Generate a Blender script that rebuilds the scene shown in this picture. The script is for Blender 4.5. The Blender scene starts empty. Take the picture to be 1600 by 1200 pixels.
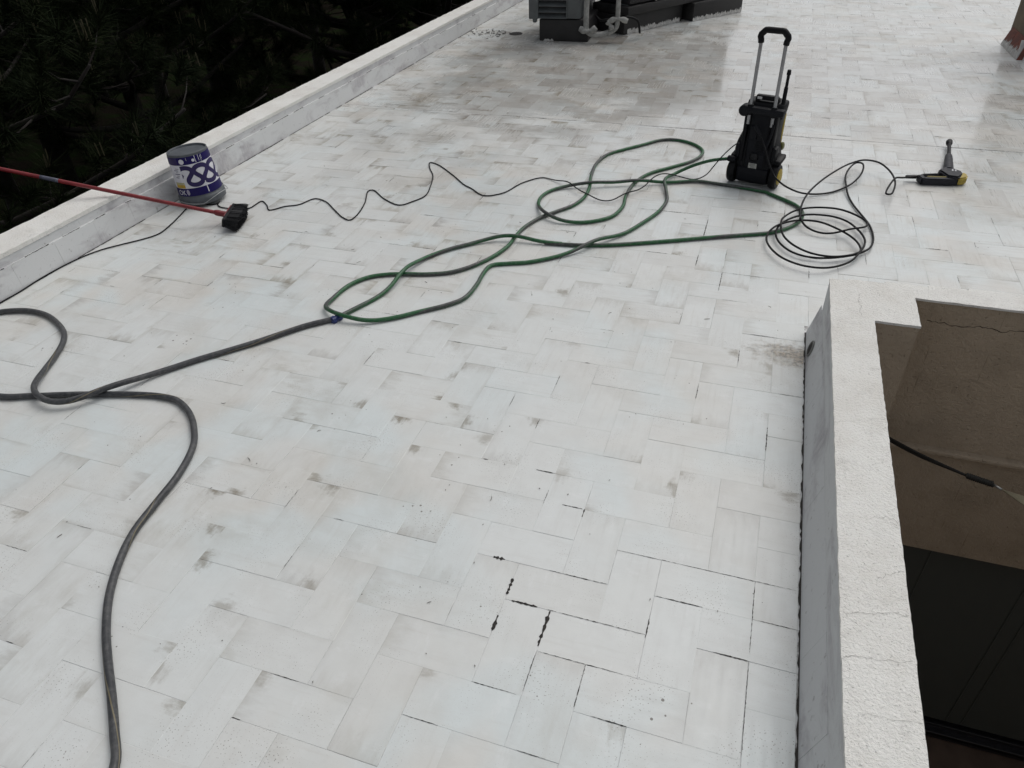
import bpy, bmesh, math, random
import numpy as np
from mathutils import Vector, Matrix, Quaternion, noise as mnoise

scene = bpy.context.scene
C = scene.collection
R = math.radians

# ---------------------------------------------------------------- camera
CAM_LOC = Vector((0.3585, -1.1470, 1.8091))
CAM_RIGHT = Vector((0.949374, 0.312970, -0.027168))
CAM_DOWN = Vector((0.165171, -0.570851, -0.804269))
CAM_FWD = Vector((-0.267221, 0.759065, -0.593644))
FPX = 1148.789                       # focal length in pixels of a 1600 px wide frame
cam_data = bpy.data.cameras.new('camera')
cam_data.sensor_fit = 'HORIZONTAL'
cam_data.sensor_width = 36.0
cam_data.lens = FPX / 1600 * 36.0
cam_data.clip_start = 0.05
cam_data.clip_end = 400
cam = bpy.data.objects.new('camera', cam_data)
C.objects.link(cam)
m3 = Matrix((CAM_RIGHT, -CAM_DOWN, -CAM_FWD)).transposed()
cam.matrix_world = Matrix.Translation(CAM_LOC) @ m3.to_4x4()
scene.camera = cam

# ---------------------------------------------------------------- sky, sun, exposure
SUN_DIR = Vector((0.25, 0.48, 0.84)).normalized()      # towards the veiled sun
world = bpy.data.worlds.new('World')
scene.world = world
world.use_nodes = True
wn = world.node_tree
wn.nodes.clear()
sky = wn.nodes.new('ShaderNodeTexSky')
sky.sky_type = 'NISHITA'
sky.sun_disc = False
sky.sun_elevation = math.asin(SUN_DIR.z)
sky.sun_rotation = math.atan2(SUN_DIR.x, SUN_DIR.y)
sky.air_density = 1.0
sky.dust_density = 4.0
hsv = wn.nodes.new('ShaderNodeHueSaturation')
hsv.inputs['Saturation'].default_value = 0.22           # cloud cover takes the blue out of the sky
bg = wn.nodes.new('ShaderNodeBackground')
bg.inputs['Strength'].default_value = 0.12
wo = wn.nodes.new('ShaderNodeOutputWorld')
wn.links.new(sky.outputs[0], hsv.inputs['Color'])
wn.links.new(hsv.outputs[0], bg.inputs['Color'])
wn.links.new(bg.outputs[0], wo.inputs['Surface'])
sun_data = bpy.data.lights.new('sun', 'SUN')
sun_data.energy = 0.8
sun_data.angle = R(60)
sun_data.color = (1.0, 0.97, 0.93)
sun = bpy.data.objects.new('sun', sun_data)
sun.rotation_euler = SUN_DIR.to_track_quat('Z', 'Y').to_euler()
sun.location = (3, 4, 8)
C.objects.link(sun)
vs = scene.view_settings
vs.view_transform = 'Standard'
vs.look = 'None'
vs.exposure = -0.12
vs.gamma = 1.0
vs.use_curve_mapping = False
scene.cycles.use_denoising = True
scene.cycles.max_bounces = 5
scene.cycles.diffuse_bounces = 4
scene.cycles.glossy_bounces = 2
scene.cycles.use_adaptive_sampling = True
scene.cycles.adaptive_threshold = 0.015

# ---------------------------------------------------------------- helpers
class Mat:
    """small wrapper to write node materials shortly"""
    def __init__(self, name):
        self.m = bpy.data.materials.new(name)
        self.m.use_nodes = True
        self.t = self.m.node_tree
        self.b = self.t.nodes['Principled BSDF']
    def n(self, kind, **kw):
        nd = self.t.nodes.new('ShaderNode' + kind)
        for k, v in kw.items():
            if hasattr(nd, k) and not k.startswith('i_'):
                setattr(nd, k, v)
        return nd
    def put(self, sock, v):
        if hasattr(v, 'bl_idname') or isinstance(v, bpy.types.NodeSocket):
            self.t.links.new(v, sock)
        elif isinstance(v, (tuple, list)) and len(v) == 3 and sock.type == 'RGBA':
            sock.default_value = (*v, 1)
        else:
            sock.default_value = v
    def math(self, op, a, b=0.0, c=0.0, clamp=False):
        nd = self.n('Math', operation=op); nd.use_clamp = clamp
        self.put(nd.inputs[0], a); self.put(nd.inputs[1], b)
        if len(nd.inputs) > 2: self.put(nd.inputs[2], c)
        return nd.outputs[0]
    def mix(self, f, a, b, blend='MIX'):
        nd = self.n('Mix', data_type='RGBA', blend_type=blend)
        self.put(nd.inputs['Factor'], f) if False else self.put(nd.inputs[0], f)
        self.put(nd.inputs[6], a); self.put(nd.inputs[7], b)
        return nd.outputs[2]
    def noise(self, vec, scale, detail=4, rough=.55, dist=0.0):
        nd = self.n('TexNoise')
        if vec is not None: self.put(nd.inputs['Vector'], vec)
        nd.inputs['Scale'].default_value = scale
        nd.inputs['Detail'].default_value = detail
        nd.inputs['Roughness'].default_value = rough
        nd.inputs['Distortion'].default_value = dist
        return nd.outputs[0]
    def ramp(self, v, lo, hi, a=0.0, b=1.0, smooth=True):
        nd = self.n('MapRange'); nd.interpolation_type = 'SMOOTHSTEP' if smooth else 'LINEAR'
        self.put(nd.inputs[0], v)
        for i, x in zip((1, 2, 3, 4), (lo, hi, a, b)): self.put(nd.inputs[i], x)
        return nd.outputs[0]
    def pos(self):
        return self.n('NewGeometry').outputs['Position']
    def attr(self, name, out=2):
        nd = self.n('Attribute'); nd.attribute_name = name
        return nd.outputs[out]
    def vmul(self, v, s):
        nd = self.n('VectorMath', operation='MULTIPLY')
        self.put(nd.inputs[0], v); nd.inputs[1].default_value = s
        return nd.outputs[0]
    def sep(self, v):
        nd = self.n('SeparateXYZ'); self.put(nd.inputs[0], v)
        return nd.outputs
    def bump(self, h, strength, dist=0.002):
        nd = self.n('Bump'); self.put(nd.inputs['Height'], h)
        nd.inputs['Strength'].default_value = strength
        nd.inputs['Distance'].default_value = dist
        self.t.links.new(nd.outputs[0], self.b.inputs['Normal'])
        return nd.outputs[0]
    def set(self, **kw):
        names = dict(col='Base Color', rough='Roughness', metal='Metallic', coat='Coat Weight',
                     coat_rough='Coat Roughness', coat_ior='Coat IOR', spec='Specular IOR Level', ior='IOR')
        for k, v in kw.items(): self.put(self.b.inputs[names[k]], v)
        return self

def plain(name, col, rough=.5, metal=0.0, vary=.15, scale=30, bump=0.0, bscale=200, spec=.5):
    """a single-colour material with uneven tone and roughness"""
    M = Mat(name)
    p = M.pos()
    f = M.ramp(M.noise(p, scale, 5), .3, .7)
    dark = tuple(c * (1 - vary) for c in col); lite = tuple(min(1, c * (1 + vary * .6)) for c in col)
    M.set(col=M.mix(f, dark, lite), rough=M.ramp(f, 0, 1, max(0, rough - .06), min(1, rough + .06)), metal=metal, spec=spec)
    if bump: M.bump(M.noise(p, bscale, 3), bump, .001)
    return M.m

def obj(name, me, mat=None, parent=None, loc=(0, 0, 0), smooth=False):
    if isinstance(me, bmesh.types.BMesh):
        bm = me
        bmesh.ops.recalc_face_normals(bm, faces=bm.faces)
        me = bpy.data.meshes.new(name)
        bm.to_mesh(me); bm.free()
    o = bpy.data.objects.new(name, me)
    C.objects.link(o)
    o.location = loc
    if parent is not None: o.parent = parent
    if mat is not None and not me.materials: me.materials.append(mat)
    if smooth:
        me.polygons.foreach_set('use_smooth', [True] * len(me.polygons))
        if smooth != 'all':
            try: me.set_sharp_from_angle(angle=R(40))
            except Exception: pass
    return o

def tag(o, label, cat, group=None):
    o['label'] = label; o['category'] = cat
    if group: o['group'] = group
    return o

def thing(name, label, cat, loc=(0, 0, 0), rz=0.0, group=None):
    o = bpy.data.objects.new(name, None)
    o.empty_display_size = .1
    C.objects.link(o)
    o.location = loc; o.rotation_euler = (0, 0, rz)
    return tag(o, label, cat, group)

def box(bm, c, s, r=0.0, seg=2, rot=None):
    """bevelled box, c centre, s full size"""
    mat = Matrix.Translation(c)
    if rot is not None: mat = mat @ rot.to_matrix().to_4x4() if not isinstance(rot, Matrix) else mat @ rot
    g = bmesh.ops.create_cube(bm, size=1.0)
    vs_ = g['verts']
    bmesh.ops.scale(bm, vec=s, verts=vs_)
    if r > 0:
        es = list({e for v in vs_ for e in v.link_edges})
        g2 = bmesh.ops.bevel(bm, geom=es, offset=r, segments=seg, affect='EDGES', profile=.5)
        vs_ = list({v for f in g2['faces'] for v in f.verts} | {v for v in vs_ if v.is_valid})
    bmesh.ops.transform(bm, matrix=mat, verts=vs_)
    return vs_

def bx(c, s, r=0.0, seg=2, rot=None):
    bm = bmesh.new(); box(bm, c, s, r, seg, rot); return bm

def loft(bm, rings, cap=True):
    rows = [[bm.verts.new(p) for p in ring] for ring in rings]
    n = len(rows[0])
    for a, b in zip(rows, rows[1:]):
        for i in range(n):
            bm.faces.new((a[i], a[(i + 1) % n], b[(i + 1) % n], b[i]))
    if cap:
        bm.faces.new(list(reversed(rows[0]))); bm.faces.new(rows[-1])
    return bm

def rrect(cx, cy, z, hw, hd, p=4.0, n=28):
    out = []
    for i in range(n):
        t = 2 * math.pi * i / n
        c, s = math.cos(t), math.sin(t)
        out.append((cx + hw * math.copysign(abs(c) ** (2 / p), c), cy + hd * math.copysign(abs(s) ** (2 / p), s), z))
    return out

def lathe(bm, prof, n=40, c=(0, 0, 0), axis='Z', cap=True):
    rings = []
    for r, z in prof:
        ring = []
        for i in range(n):
            t = 2 * math.pi * i / n
            x, y = r * math.cos(t), r * math.sin(t)
            q = (x, y, z) if axis == 'Z' else (z, x, y) if axis == 'X' else (y, z, x)
            ring.append((c[0] + q[0], c[1] + q[1], c[2] + q[2]))
        rings.append(ring)
    return loft(bm, rings, cap)

def resample(pts, step):
    """centripetal Catmull-Rom through pts, even spacing"""
    P = [np.array(p, float) for p in pts]
    P = [2 * P[0] - P[1]] + P + [2 * P[-1] - P[-2]]
    out = []
    for i in range(1, len(P) - 2):
        p0, p1, p2, p3 = P[i - 1:i + 3]
        t0 = 0; t1 = t0 + max(1e-4, np.linalg.norm(p1 - p0) ** .5)
        t2 = t1 + max(1e-4, np.linalg.norm(p2 - p1) ** .5); t3 = t2 + max(1e-4, np.linalg.norm(p3 - p2) ** .5)
        for k in range(14):
            t = t1 + (t2 - t1) * k / 14
            a1 = (t1 - t) / (t1 - t0) * p0 + (t - t0) / (t1 - t0) * p1
            a2 = (t2 - t) / (t2 - t1) * p1 + (t - t1) / (t2 - t1) * p2
            a3 = (t3 - t) / (t3 - t2) * p2 + (t - t2) / (t3 - t2) * p3
            b1 = (t2 - t) / (t2 - t0) * a1 + (t - t0) / (t2 - t0) * a2
            b2 = (t3 - t) / (t3 - t1) * a2 + (t - t1) / (t3 - t1) * a3
            out.append((t2 - t) / (t2 - t1) * b1 + (t - t1) / (t2 - t1) * b2)
    out.append(P[-2]); Q = np.array(out)
    d = np.r_[0, np.cumsum(np.linalg.norm(np.diff(Q, axis=0), axis=1))]
    n = max(2, int(d[-1] / step))
    s = np.linspace(0, d[-1], n)
    return np.c_[[np.interp(s, d, Q[:, k]) for k in range(3)]].T

def tube_mesh(name, pts, rad, n=10, mat=None, taper=None, uv=True):
    """sweep a circle along pts; UV = (angle 0..1, length in metres)"""
    pts = [Vector(p) for p in pts]
    verts, faces, uvs = [], [], []
    up = Vector((0, 0, 1)); L = 0.0; Ls = []
    nrm = None
    for i, p in enumerate(pts):
        t = (pts[min(i + 1, len(pts) - 1)] - pts[max(i - 1, 0)]).normalized()
        if nrm is None:
            nrm = up.cross(t)
            if nrm.length < .1: nrm = Vector((1, 0, 0)).cross(t)
            nrm.normalize()
        nrm = (nrm - t * nrm.dot(t)).normalized()
        bn = t.cross(nrm)
        r = rad if taper is None else rad * taper(i / (len(pts) - 1))
        if i: L += (p - pts[i - 1]).length
        Ls.append(L)
        for k in range(n):
            a = 2 * math.pi * k / n
            verts.append(p + (nrm * math.cos(a) + bn * math.sin(a)) * r)
    for i in range(len(pts) - 1):
        for k in range(n):
            k2 = (k + 1) % n
            faces.append((i * n + k, i * n + k2, (i + 1) * n + k2, (i + 1) * n + k))
            uvs += [(k / n, Ls[i]), ((k + 1) / n, Ls[i]), ((k + 1) / n, Ls[i + 1]), (k / n, Ls[i + 1])]
    m = len(pts) - 1
    faces.append(tuple(reversed(range(n)))); faces.append(tuple(m * n + k for k in range(n)))
    uvs += [(0, 0)] * n + [(0, 0)] * n
    me = bpy.data.meshes.new(name)
    me.from_pydata([tuple(v) for v in verts], [], faces)
    if uv:
        l = me.uv_layers.new(name='UVMap')
        l.data.foreach_set('uv', np.array(uvs, np.float32).ravel())
    me.polygons.foreach_set('use_smooth', [True] * len(me.polygons))
    if mat: me.materials.append(mat)
    return me

def project(p):
    """image position (1600 px frame) of a world point; used to find the largest tiles"""
    d = Vector(p) - CAM_LOC
    z = d.dot(CAM_FWD)
    if z < .05: return None
    return (800 + FPX * d.dot(CAM_RIGHT) / z, 600 + FPX * d.dot(CAM_DOWN) / z)

def ribbon(bm, pts, widths, normal=(0, 0, 1)):
    """flat strip with uneven width along pts"""
    nv = Vector(normal); L, Rr = [], []
    for i, p in enumerate(pts):
        p = Vector(p)
        t = (Vector(pts[min(i + 1, len(pts) - 1)]) - Vector(pts[max(i - 1, 0)])).normalized()
        s = t.cross(nv).normalized()
        wl, wr = widths[i] if isinstance(widths[i], tuple) else (widths[i] / 2, widths[i] / 2)
        L.append(bm.verts.new(p + s * wl)); Rr.append(bm.verts.new(p - s * wr))
    for i in range(len(pts) - 1):
        bm.faces.new((L[i], Rr[i], Rr[i + 1], L[i + 1]))

# ---------------------------------------------------------------- materials of the roof
def mat_floor_tile():
    """white roof paint scrubbed over herringbone tiles"""
    M = Mat('painted tile')
    p = M.pos()
    xyz = M.sep(p)
    loc = M.attr('loc', 1)                      # metres along / across the tile plus a random offset
    tone = M.attr('tone', 2)
    tint = M.attr('tint', 2)
    spot = M.sep(M.attr('spot', 1))
    white, warm, cool = (.66, .684, .676), (.618, .607, .57), (.618, .67, .672)
    big = M.ramp(M.noise(p, 1.1, 3), .35, .68)
    col = M.mix(big, white, M.mix(M.ramp(M.noise(p, 2.3, 2), .4, .6), warm, cool))
    col = M.mix(M.math('MULTIPLY', tint, .22), col, warm)
    # soaked area in front of the machines
    wx = M.math('DIVIDE', M.math('ADD', xyz[0], .7), 2.8); wy = M.math('DIVIDE', M.math('SUBTRACT', xyz[1], 6.3), 2.1)
    wd = M.math('SQRT', M.math('ADD', M.math('MULTIPLY', wx, wx), M.math('MULTIPLY', wy, wy)))
    wet = M.ramp(M.math('ADD', wd, M.math('MULTIPLY', M.math('SUBTRACT', M.noise(p, 1.9, 5, .62), .5), 2.4)), 1.25, .35)
    # thin paint where the roller ran dry: streaks along the tile
    st = M.noise(M.vmul(loc, (5, 70, 1)), 1.0, 6, .6)
    streak = M.ramp(st, .50, .78)
    age = M.ramp(M.math('ADD', xyz[1], M.math('MULTIPLY', M.noise(p, .8, 3), 2.5)), 1.6, 6.5)   # far half not scrubbed yet
    age_n = M.math('MULTIPLY_ADD', age, .75, .25)
    col = M.mix(M.math('MULTIPLY', M.math('MULTIPLY', streak, age_n), .6), col, (.44, .41, .365))
    col = M.mix(M.math('MULTIPLY', tone, M.math('ADD', M.math('MULTIPLY_ADD', age, .30, .06), M.math('MULTIPLY', wet, .35))), col, (.38, .355, .325))
    # brown old dirt patches
    d1 = M.ramp(M.noise(p, 1.7, 6, .68, .4), .50, .70)
    d2 = M.ramp(M.noise(M.vmul(loc, (9, 26, 1)), 1.0, 5, .62), .38, .70)
    col = M.mix(M.math('MULTIPLY', M.math('MULTIPLY', d1, d2), M.math('ADD', M.math('MULTIPLY_ADD', age, .60, .10), M.math('MULTIPLY', M.ramp(xyz[0], .2, -1.8), .22))), col, (.27, .24, .175))
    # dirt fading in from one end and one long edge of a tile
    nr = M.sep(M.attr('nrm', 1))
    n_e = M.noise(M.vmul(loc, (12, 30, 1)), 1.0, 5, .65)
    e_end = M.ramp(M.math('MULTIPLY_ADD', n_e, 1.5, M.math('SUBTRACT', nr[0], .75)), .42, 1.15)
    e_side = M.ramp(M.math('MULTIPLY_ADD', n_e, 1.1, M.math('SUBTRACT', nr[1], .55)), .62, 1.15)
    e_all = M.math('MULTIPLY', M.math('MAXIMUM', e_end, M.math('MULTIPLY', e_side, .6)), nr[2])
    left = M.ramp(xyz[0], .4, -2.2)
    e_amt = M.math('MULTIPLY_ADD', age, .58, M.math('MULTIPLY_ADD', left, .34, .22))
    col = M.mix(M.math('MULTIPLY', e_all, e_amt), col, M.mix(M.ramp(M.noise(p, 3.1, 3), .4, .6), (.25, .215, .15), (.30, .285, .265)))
    # grime that collects at single tile corners
    dx = M.math('SUBTRACT', xyz[0], spot[0]); dy = M.math('SUBTRACT', xyz[1], spot[1])
    dist = M.math('SQRT', M.math('ADD', M.math('MULTIPLY', dx, dx), M.math('MULTIPLY', dy, dy)))
    ls = M.noise(M.vmul(loc, (14, 60, 1)), 1.0, 4, .65)
    dn = M.math('ADD', M.math('MULTIPLY_ADD', ls, .09, M.math('SUBTRACT', dist, .045)), M.math('MULTIPLY', M.math('SUBTRACT', M.noise(p, 26, 5, .65), .5), .11))
    sm = M.ramp(dn, .052, -.004)
    col = M.mix(M.math('MULTIPLY', M.math('MULTIPLY', sm, spot[2]), .9), col, (.17, .14, .09))
    col = M.mix(M.math('MULTIPLY', wet, .22), col, (.25, .20, .15))
    # black and brown wash-out below the weep hole
    sx_ = M.math('DIVIDE', M.math('SUBTRACT', xyz[0], .69), .30); sy_ = M.math('DIVIDE', M.math('SUBTRACT', xyz[1], 1.70), .13)
    sd_ = M.math('SQRT', M.math('ADD', M.math('MULTIPLY', sx_, sx_), M.math('MULTIPLY', sy_, sy_)))
    w1 = M.ramp(M.math('MULTIPLY_ADD', M.noise(p, 22, 6, .7), 1.9, sd_), 1.95, 1.05)
    col = M.mix(M.math('MULTIPLY', w1, .95), col, M.mix(M.ramp(M.noise(p, 60, 3), .4, .6), (.10, .085, .065), (.30, .25, .18)))
    # blotchy film of dirt that runs across the tiles
    bl = M.math('MULTIPLY', M.ramp(M.noise(p, 2.1, 7, .72, .6), .48, .72), M.ramp(M.noise(p, .7, 3), .36, .60))
    col = M.mix(M.math('MULTIPLY', bl, M.math('MULTIPLY_ADD', age, .25, .22)), col, (.36, .335, .28))
    # uneven coat: patchy opacity and roller marks
    mo = M.ramp(M.noise(p, 13, 6, .65), .35, .72)
    col = M.mix(M.math('MULTIPLY', mo, .16), col, (.46, .45, .435))
    fl_ = M.ramp(M.noise(M.vmul(loc, (22, 9, 1)), 1.0, 5, .7), .56, .70)
    col = M.mix(M.math('MULTIPLY', fl_, .22), col, (.76, .775, .78))
    # flecks of grit
    vo = M.n('TexVoronoi', voronoi_dimensions='2D'); M.put(vo.inputs['Vector'], p); vo.inputs['Scale'].default_value = 85
    fle = M.math('LESS_THAN', vo.outputs['Distance'], M.ramp(M.noise(p, 5, 3), .38, .72, 0.0, .125))
    vo2 = M.n('TexVoronoi', voronoi_dimensions='2D'); M.put(vo2.inputs['Vector'], p); vo2.inputs['Scale'].default_value = 17
    fle2 = M.math('LESS_THAN', vo2.outputs['Distance'], M.ramp(M.noise(p, 4.1, 2), .56, .78, 0.0, .085))
    col = M.mix(M.math('MULTIPLY', fle, M.ramp(M.noise(p, 60, 1), .35, .65, .2, .8)), col, (.16, .14, .12))
    col = M.mix(M.math('MULTIPLY', fle2, .8), col, (.09, .075, .06))
    damp = M.math('MULTIPLY', M.ramp(M.noise(p, 1.3, 4, .6), .40, .58), M.math('MULTIPLY_ADD', age, .8, .2))
    rough = M.math('MULTIPLY_ADD', wet, -.20, M.math('MULTIPLY_ADD', damp, -.14, M.ramp(st, .3, .7, .37, .52)))
    M.set(col=col, rough=rough, coat=M.math('MAXIMUM', M.math('MULTIPLY', wet, .5), M.math('MULTIPLY', damp, .55)), coat_rough=.10, coat_ior=1.33, spec=.45)
    h = M.math('ADD', M.math('MULTIPLY', st, .6), M.math('MULTIPLY', M.noise(p, 210, 4), .55))
    M.bump(M.math('MULTIPLY', h, M.math('MULTIPLY_ADD', wet, -.8, 1.0)), .22, .0012)
    return M.m

def mat_joint():
    """joint filling: mostly painted over, open and black in places"""
    M = Mat('joint filling')
    p = M.pos()
    f = M.ramp(M.noise(p, 7.5, 5, .7), .48, .62)
    g = M.ramp(M.noise(p, 4.3, 5, .72), .58, .66)
    c = M.mix(f, (.62, .63, .63), (.27, .265, .255))
    M.set(col=M.mix(g, c, (.055, .05, .045)), rough=.85)
    return M.m

def mat_stucco(name, col, dark, bump=.9, scale=95):
    M = Mat(name)
    p = M.pos()
    n1 = M.noise(p, scale, 3, .5, .6)
    n2 = M.noise(p, scale * 3.1, 3, .5)
    st = M.ramp(M.noise(p, 3.4, 6, .68), .38, .70)
    c = M.mix(M.math('MULTIPLY', st, .8), col, dark)
    st2 = M.ramp(M.noise(p, 11, 6, .7), .55, .75)
    c = M.mix(M.math('MULTIPLY', st2, .35), c, tuple(x * .6 for x in dark))
    pit = M.ramp(M.noise(p, scale * 1.3, 2, .5), .36, .27)
    vo = M.n('TexVoronoi', voronoi_dimensions='2D'); M.put(vo.inputs['Vector'], p); vo.inputs['Scale'].default_value = 55
    fl = M.math('LESS_THAN', vo.outputs['Distance'], M.ramp(M.noise(p, 7, 2), .5, .8, 0, .14))
    c = M.mix(M.math('MULTIPLY', M.math('MAXIMUM', pit, fl), .42), c, tuple(x * .35 for x in dark))
    M.set(col=c, rough=.9, spec=.25)
    M.bump(M.math('SUBTRACT', M.math('ADD', n1, M.math('MULTIPLY', n2, .5)), M.math('MULTIPLY', pit, .3)), bump, .006)
    return M.m

def mat_painted_wall(name='painted wall face'):
    """thinly painted wall face with scraped purple-grey patches"""
    M = Mat(name)
    p = M.pos()
    a = M.ramp(M.noise(M.vmul(p, (1, .45, 1.2)), 5.5, 6, .65, .5), .47, .66)
    b = M.ramp(M.noise(M.vmul(p, (1, 2.6, .8)), 14, 5, .7), .45, .62)
    c = M.mix(M.math('MULTIPLY', a, .8), (.61, .62, .62), (.36, .345, .365))
    c = M.mix(M.math('MULTIPLY', M.math('MULTIPLY', a, b), .55), c, (.62, .62, .61))
    g = M.ramp(M.noise(p, 33, 6, .7), .60, .70)
    c = M.mix(M.math('MULTIPLY', g, .5), c, (.16, .145, .13))
    M.set(col=c, rough=.7, spec=.3)
    M.bump(M.noise(p, 60, 5, .6), .35, .003)
    return M.m

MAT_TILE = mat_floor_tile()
MAT_JOINT = mat_joint()
MAT_COPING = mat_stucco('white stucco coping', (.80, .795, .76), (.69, .67, .625), .85, 120)
MAT_BROWN = mat_stucco('brown stucco', (.42, .345, .26), (.335, .275, .205), 1.0, 60)
MAT_FACE = mat_painted_wall()
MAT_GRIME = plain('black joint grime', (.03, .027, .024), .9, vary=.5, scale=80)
MAT_SMEAR = plain('white paint smear', (.52, .51, .49), .6, vary=.35, scale=40)

# ---------------------------------------------------------------- roof floor: joint bed + herringbone tiles
W = 0.14                                    # tile width; a tile is 14 x 28 cm
XL = -3.163                                 # foot of the left parapet
XR = 0.690                                  # foot of the courtyard parapet
YB = 1.94                                   # far foot of the courtyard parapet
rnd = random.Random(7)

bm = bmesh.new()
box(bm, ((XL + 6) / 2 - .1, (YB + 17) / 2, -.0514), (6 - XL + .2, 17 - YB, .1))
box(bm, ((XL + XR) / 2 - .07, (YB - 3) / 2, -.0514), (XR - XL + .2, YB + 3, .1))
roof = obj('roof_floor', bm, MAT_JOINT)
roof['kind'] = 'structure'

SPOTS = [(-1.108,0.702,0.80),(-0.837,0.574,0.80),(-0.908,0.424,0.75),(-1.174,0.134,0.80),(-1.095,0.008,0.80),(-1.257,0.282,0.90),(-0.774,0.828,0.90),(-0.666,0.695,0.70),(-0.729,0.003,0.60),(-0.697,0.988,0.80),(-0.544,0.942,0.70),(-0.875,-0.132,0.50),(-0.871,-0.418,0.60),(0.252,-0.163,0.45),(-1.105,0.978,0.70),(-1.004,0.898,0.70),(-0.701,1.210,0.60),(-1.872,3.801,0.60),(-1.967,3.554,0.60),(-1.747,2.508,0.70),(-1.980,1.923,0.70),(-0.485,1.968,0.70),(0.064,2.532,0.80),(0.381,1.636,0.75),(0.632,1.693,0.95),(0.554,1.625,0.60),(0.595,1.723,0.80),(-1.874,1.913,0.70),(-1.889,1.685,0.60),(-1.872,2.939,0.70),(0.303,0.625,0.70),(-0.099,0.696,0.40),(0.287,0.818,0.70),(0.606,0.808,0.60),(-2.364,2.159,0.70),(-0.983,-0.310,0.50),(-1.144,-0.530,0.50),(-1.875,-0.016,0.60),(-1.908,2.253,0.70),(-1.796,3.072,0.60),(-1.335,3.618,0.60),(-1.976,2.697,0.60),(-1.208,2.212,0.70),(-1.396,2.286,0.60),(-0.312,0.968,0.60),(-0.469,0.783,0.50),(-1.124,0.710,0.60)]
SPOTS = [tuple(s) for s in SPOTS]

def herringbone(phase, amin, amax, bmin, bmax):
    """tiles as (a0, b0, a1, b1, along) in units of W"""
    out = []
    for b in range(bmin, bmax):
        for a in range(amin, amax):
            if (a + b + phase) % 4 == 0: out.append((a, b, a + 2, b + 1, 0))
            if (a + b - 2 + phase) % 4 == 0: out.append((a, b, a + 1, b + 2, 1))
    return out

BJ = 33.37                                  # expansion joint across the roof
tiles = []
for t in herringbone(0, -26, 48, -22, 36):
    tiles.append((t[0], t[1], t[2], min(t[3], BJ - .035), t[4]))
for t in herringbone(2, -26, 48, 30, 122):
    tiles.append((t[0], max(t[1], BJ + .035), t[2], t[3], t[4]))
def clip(t):
    a0, b0, a1, b1, k = t
    a0 = max(a0, (XL + .004) / W); a1 = min(a1, 5.9 / W)
    b0 = max(b0, -2.9 / W); b1 = min(b1, 16.8 / W)
    if a1 > XR / W and b0 < YB / W:
        if (b0 + b1) / 2 < YB / W and a0 < XR / W - .05: a1 = min(a1, (XR - .006) / W)
        else: b0 = max(b0, YB / W + .01)
    if a1 - a0 < .12 or b1 - b0 < .12: return None
    return (a0, b0, a1, b1, k)
tiles = [c for c in map(clip, tiles) if c]

def tile_geo(t, origin=True):
    """vertices, faces and the per-tile values of one tile"""
    a0, b0, a1, b1, k = t
    g = .0004
    eg = lambda: g if rnd.random() < .62 else -.0005          # joints half closed by paint
    x0, x1, y0, y1 = a0 * W + eg(), a1 * W - eg(), b0 * W + eg(), b1 * W - eg()
    cx, cy = (x0 + x1) / 2, (y0 + y1) / 2
    rise = rnd.gauss(0, .00035)
    tx, ty = max(-.002, min(.002, rnd.gauss(0, .001))), max(-.002, min(.002, rnd.gauss(0, .001)))
    rise = max(-.0004, min(.0006, rise))
    v = []
    jit = lambda: rnd.uniform(-.0009, .0005)
    outer = [(x0 + jit(), y0 + jit()), (x1 + jit(), y0 + jit()), (x1 + jit(), y1 + jit()), (x0 + jit(), y1 + jit())]
    ins = rnd.uniform(.0005, .0016)
    for z, e in ((-.008, 0), (-.0005, 0), (0, ins)):
        for (x, y) in outer:
            x2 = x + (e if x < cx else -e); y2 = y + (e if y < cy else -e)
            v.append((x2 - cx, y2 - cy, z + rise + tx * (x2 - cx) + ty * (y2 - cy)))
    f = [(8, 9, 10, 11)]
    for i in range(4):
        j = (i + 1) % 4
        f += [(4 + i, 4 + j, 8 + j, 8 + i), (i, j, 4 + j, 4 + i)]
    o1, o2 = rnd.uniform(0, 50), rnd.uniform(0, 50)
    loc = [((p[0] if k == 0 else p[1]) + o1, (p[1] if k == 0 else p[0]) + o2, o1) for p in v]
    hx, hy = (x1 - x0) / 2, (y1 - y0) / 2
    e1, e2 = rnd.choice((-1, 1)), rnd.choice((-1, 1))
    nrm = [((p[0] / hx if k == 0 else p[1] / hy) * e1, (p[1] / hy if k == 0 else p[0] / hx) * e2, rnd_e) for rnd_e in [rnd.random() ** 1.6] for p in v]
    tone = rnd.random() ** 2.2
    tint = rnd.random() ** 1.5
    spot = (0, 0, 0)
    if rnd.random() < .16:
        q = rnd.choice(outer); spot = (q[0], q[1], rnd.uniform(.15, .55))
    for sx, sy, sa in SPOTS:                          # dirt seen in the photograph sits at the nearest tile corner
        if x0 - .01 < sx < x1 + .01 and y0 - .01 < sy < y1 + .01: q = min(outer, key=lambda q: math.hypot(q[0] - sx, q[1] - sy)); spot = (sx * .45 + q[0] * .55, sy * .45 + q[1] * .55, sa)
    return (cx, cy), v, f, loc, tone, tint, spot, nrm

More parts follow.
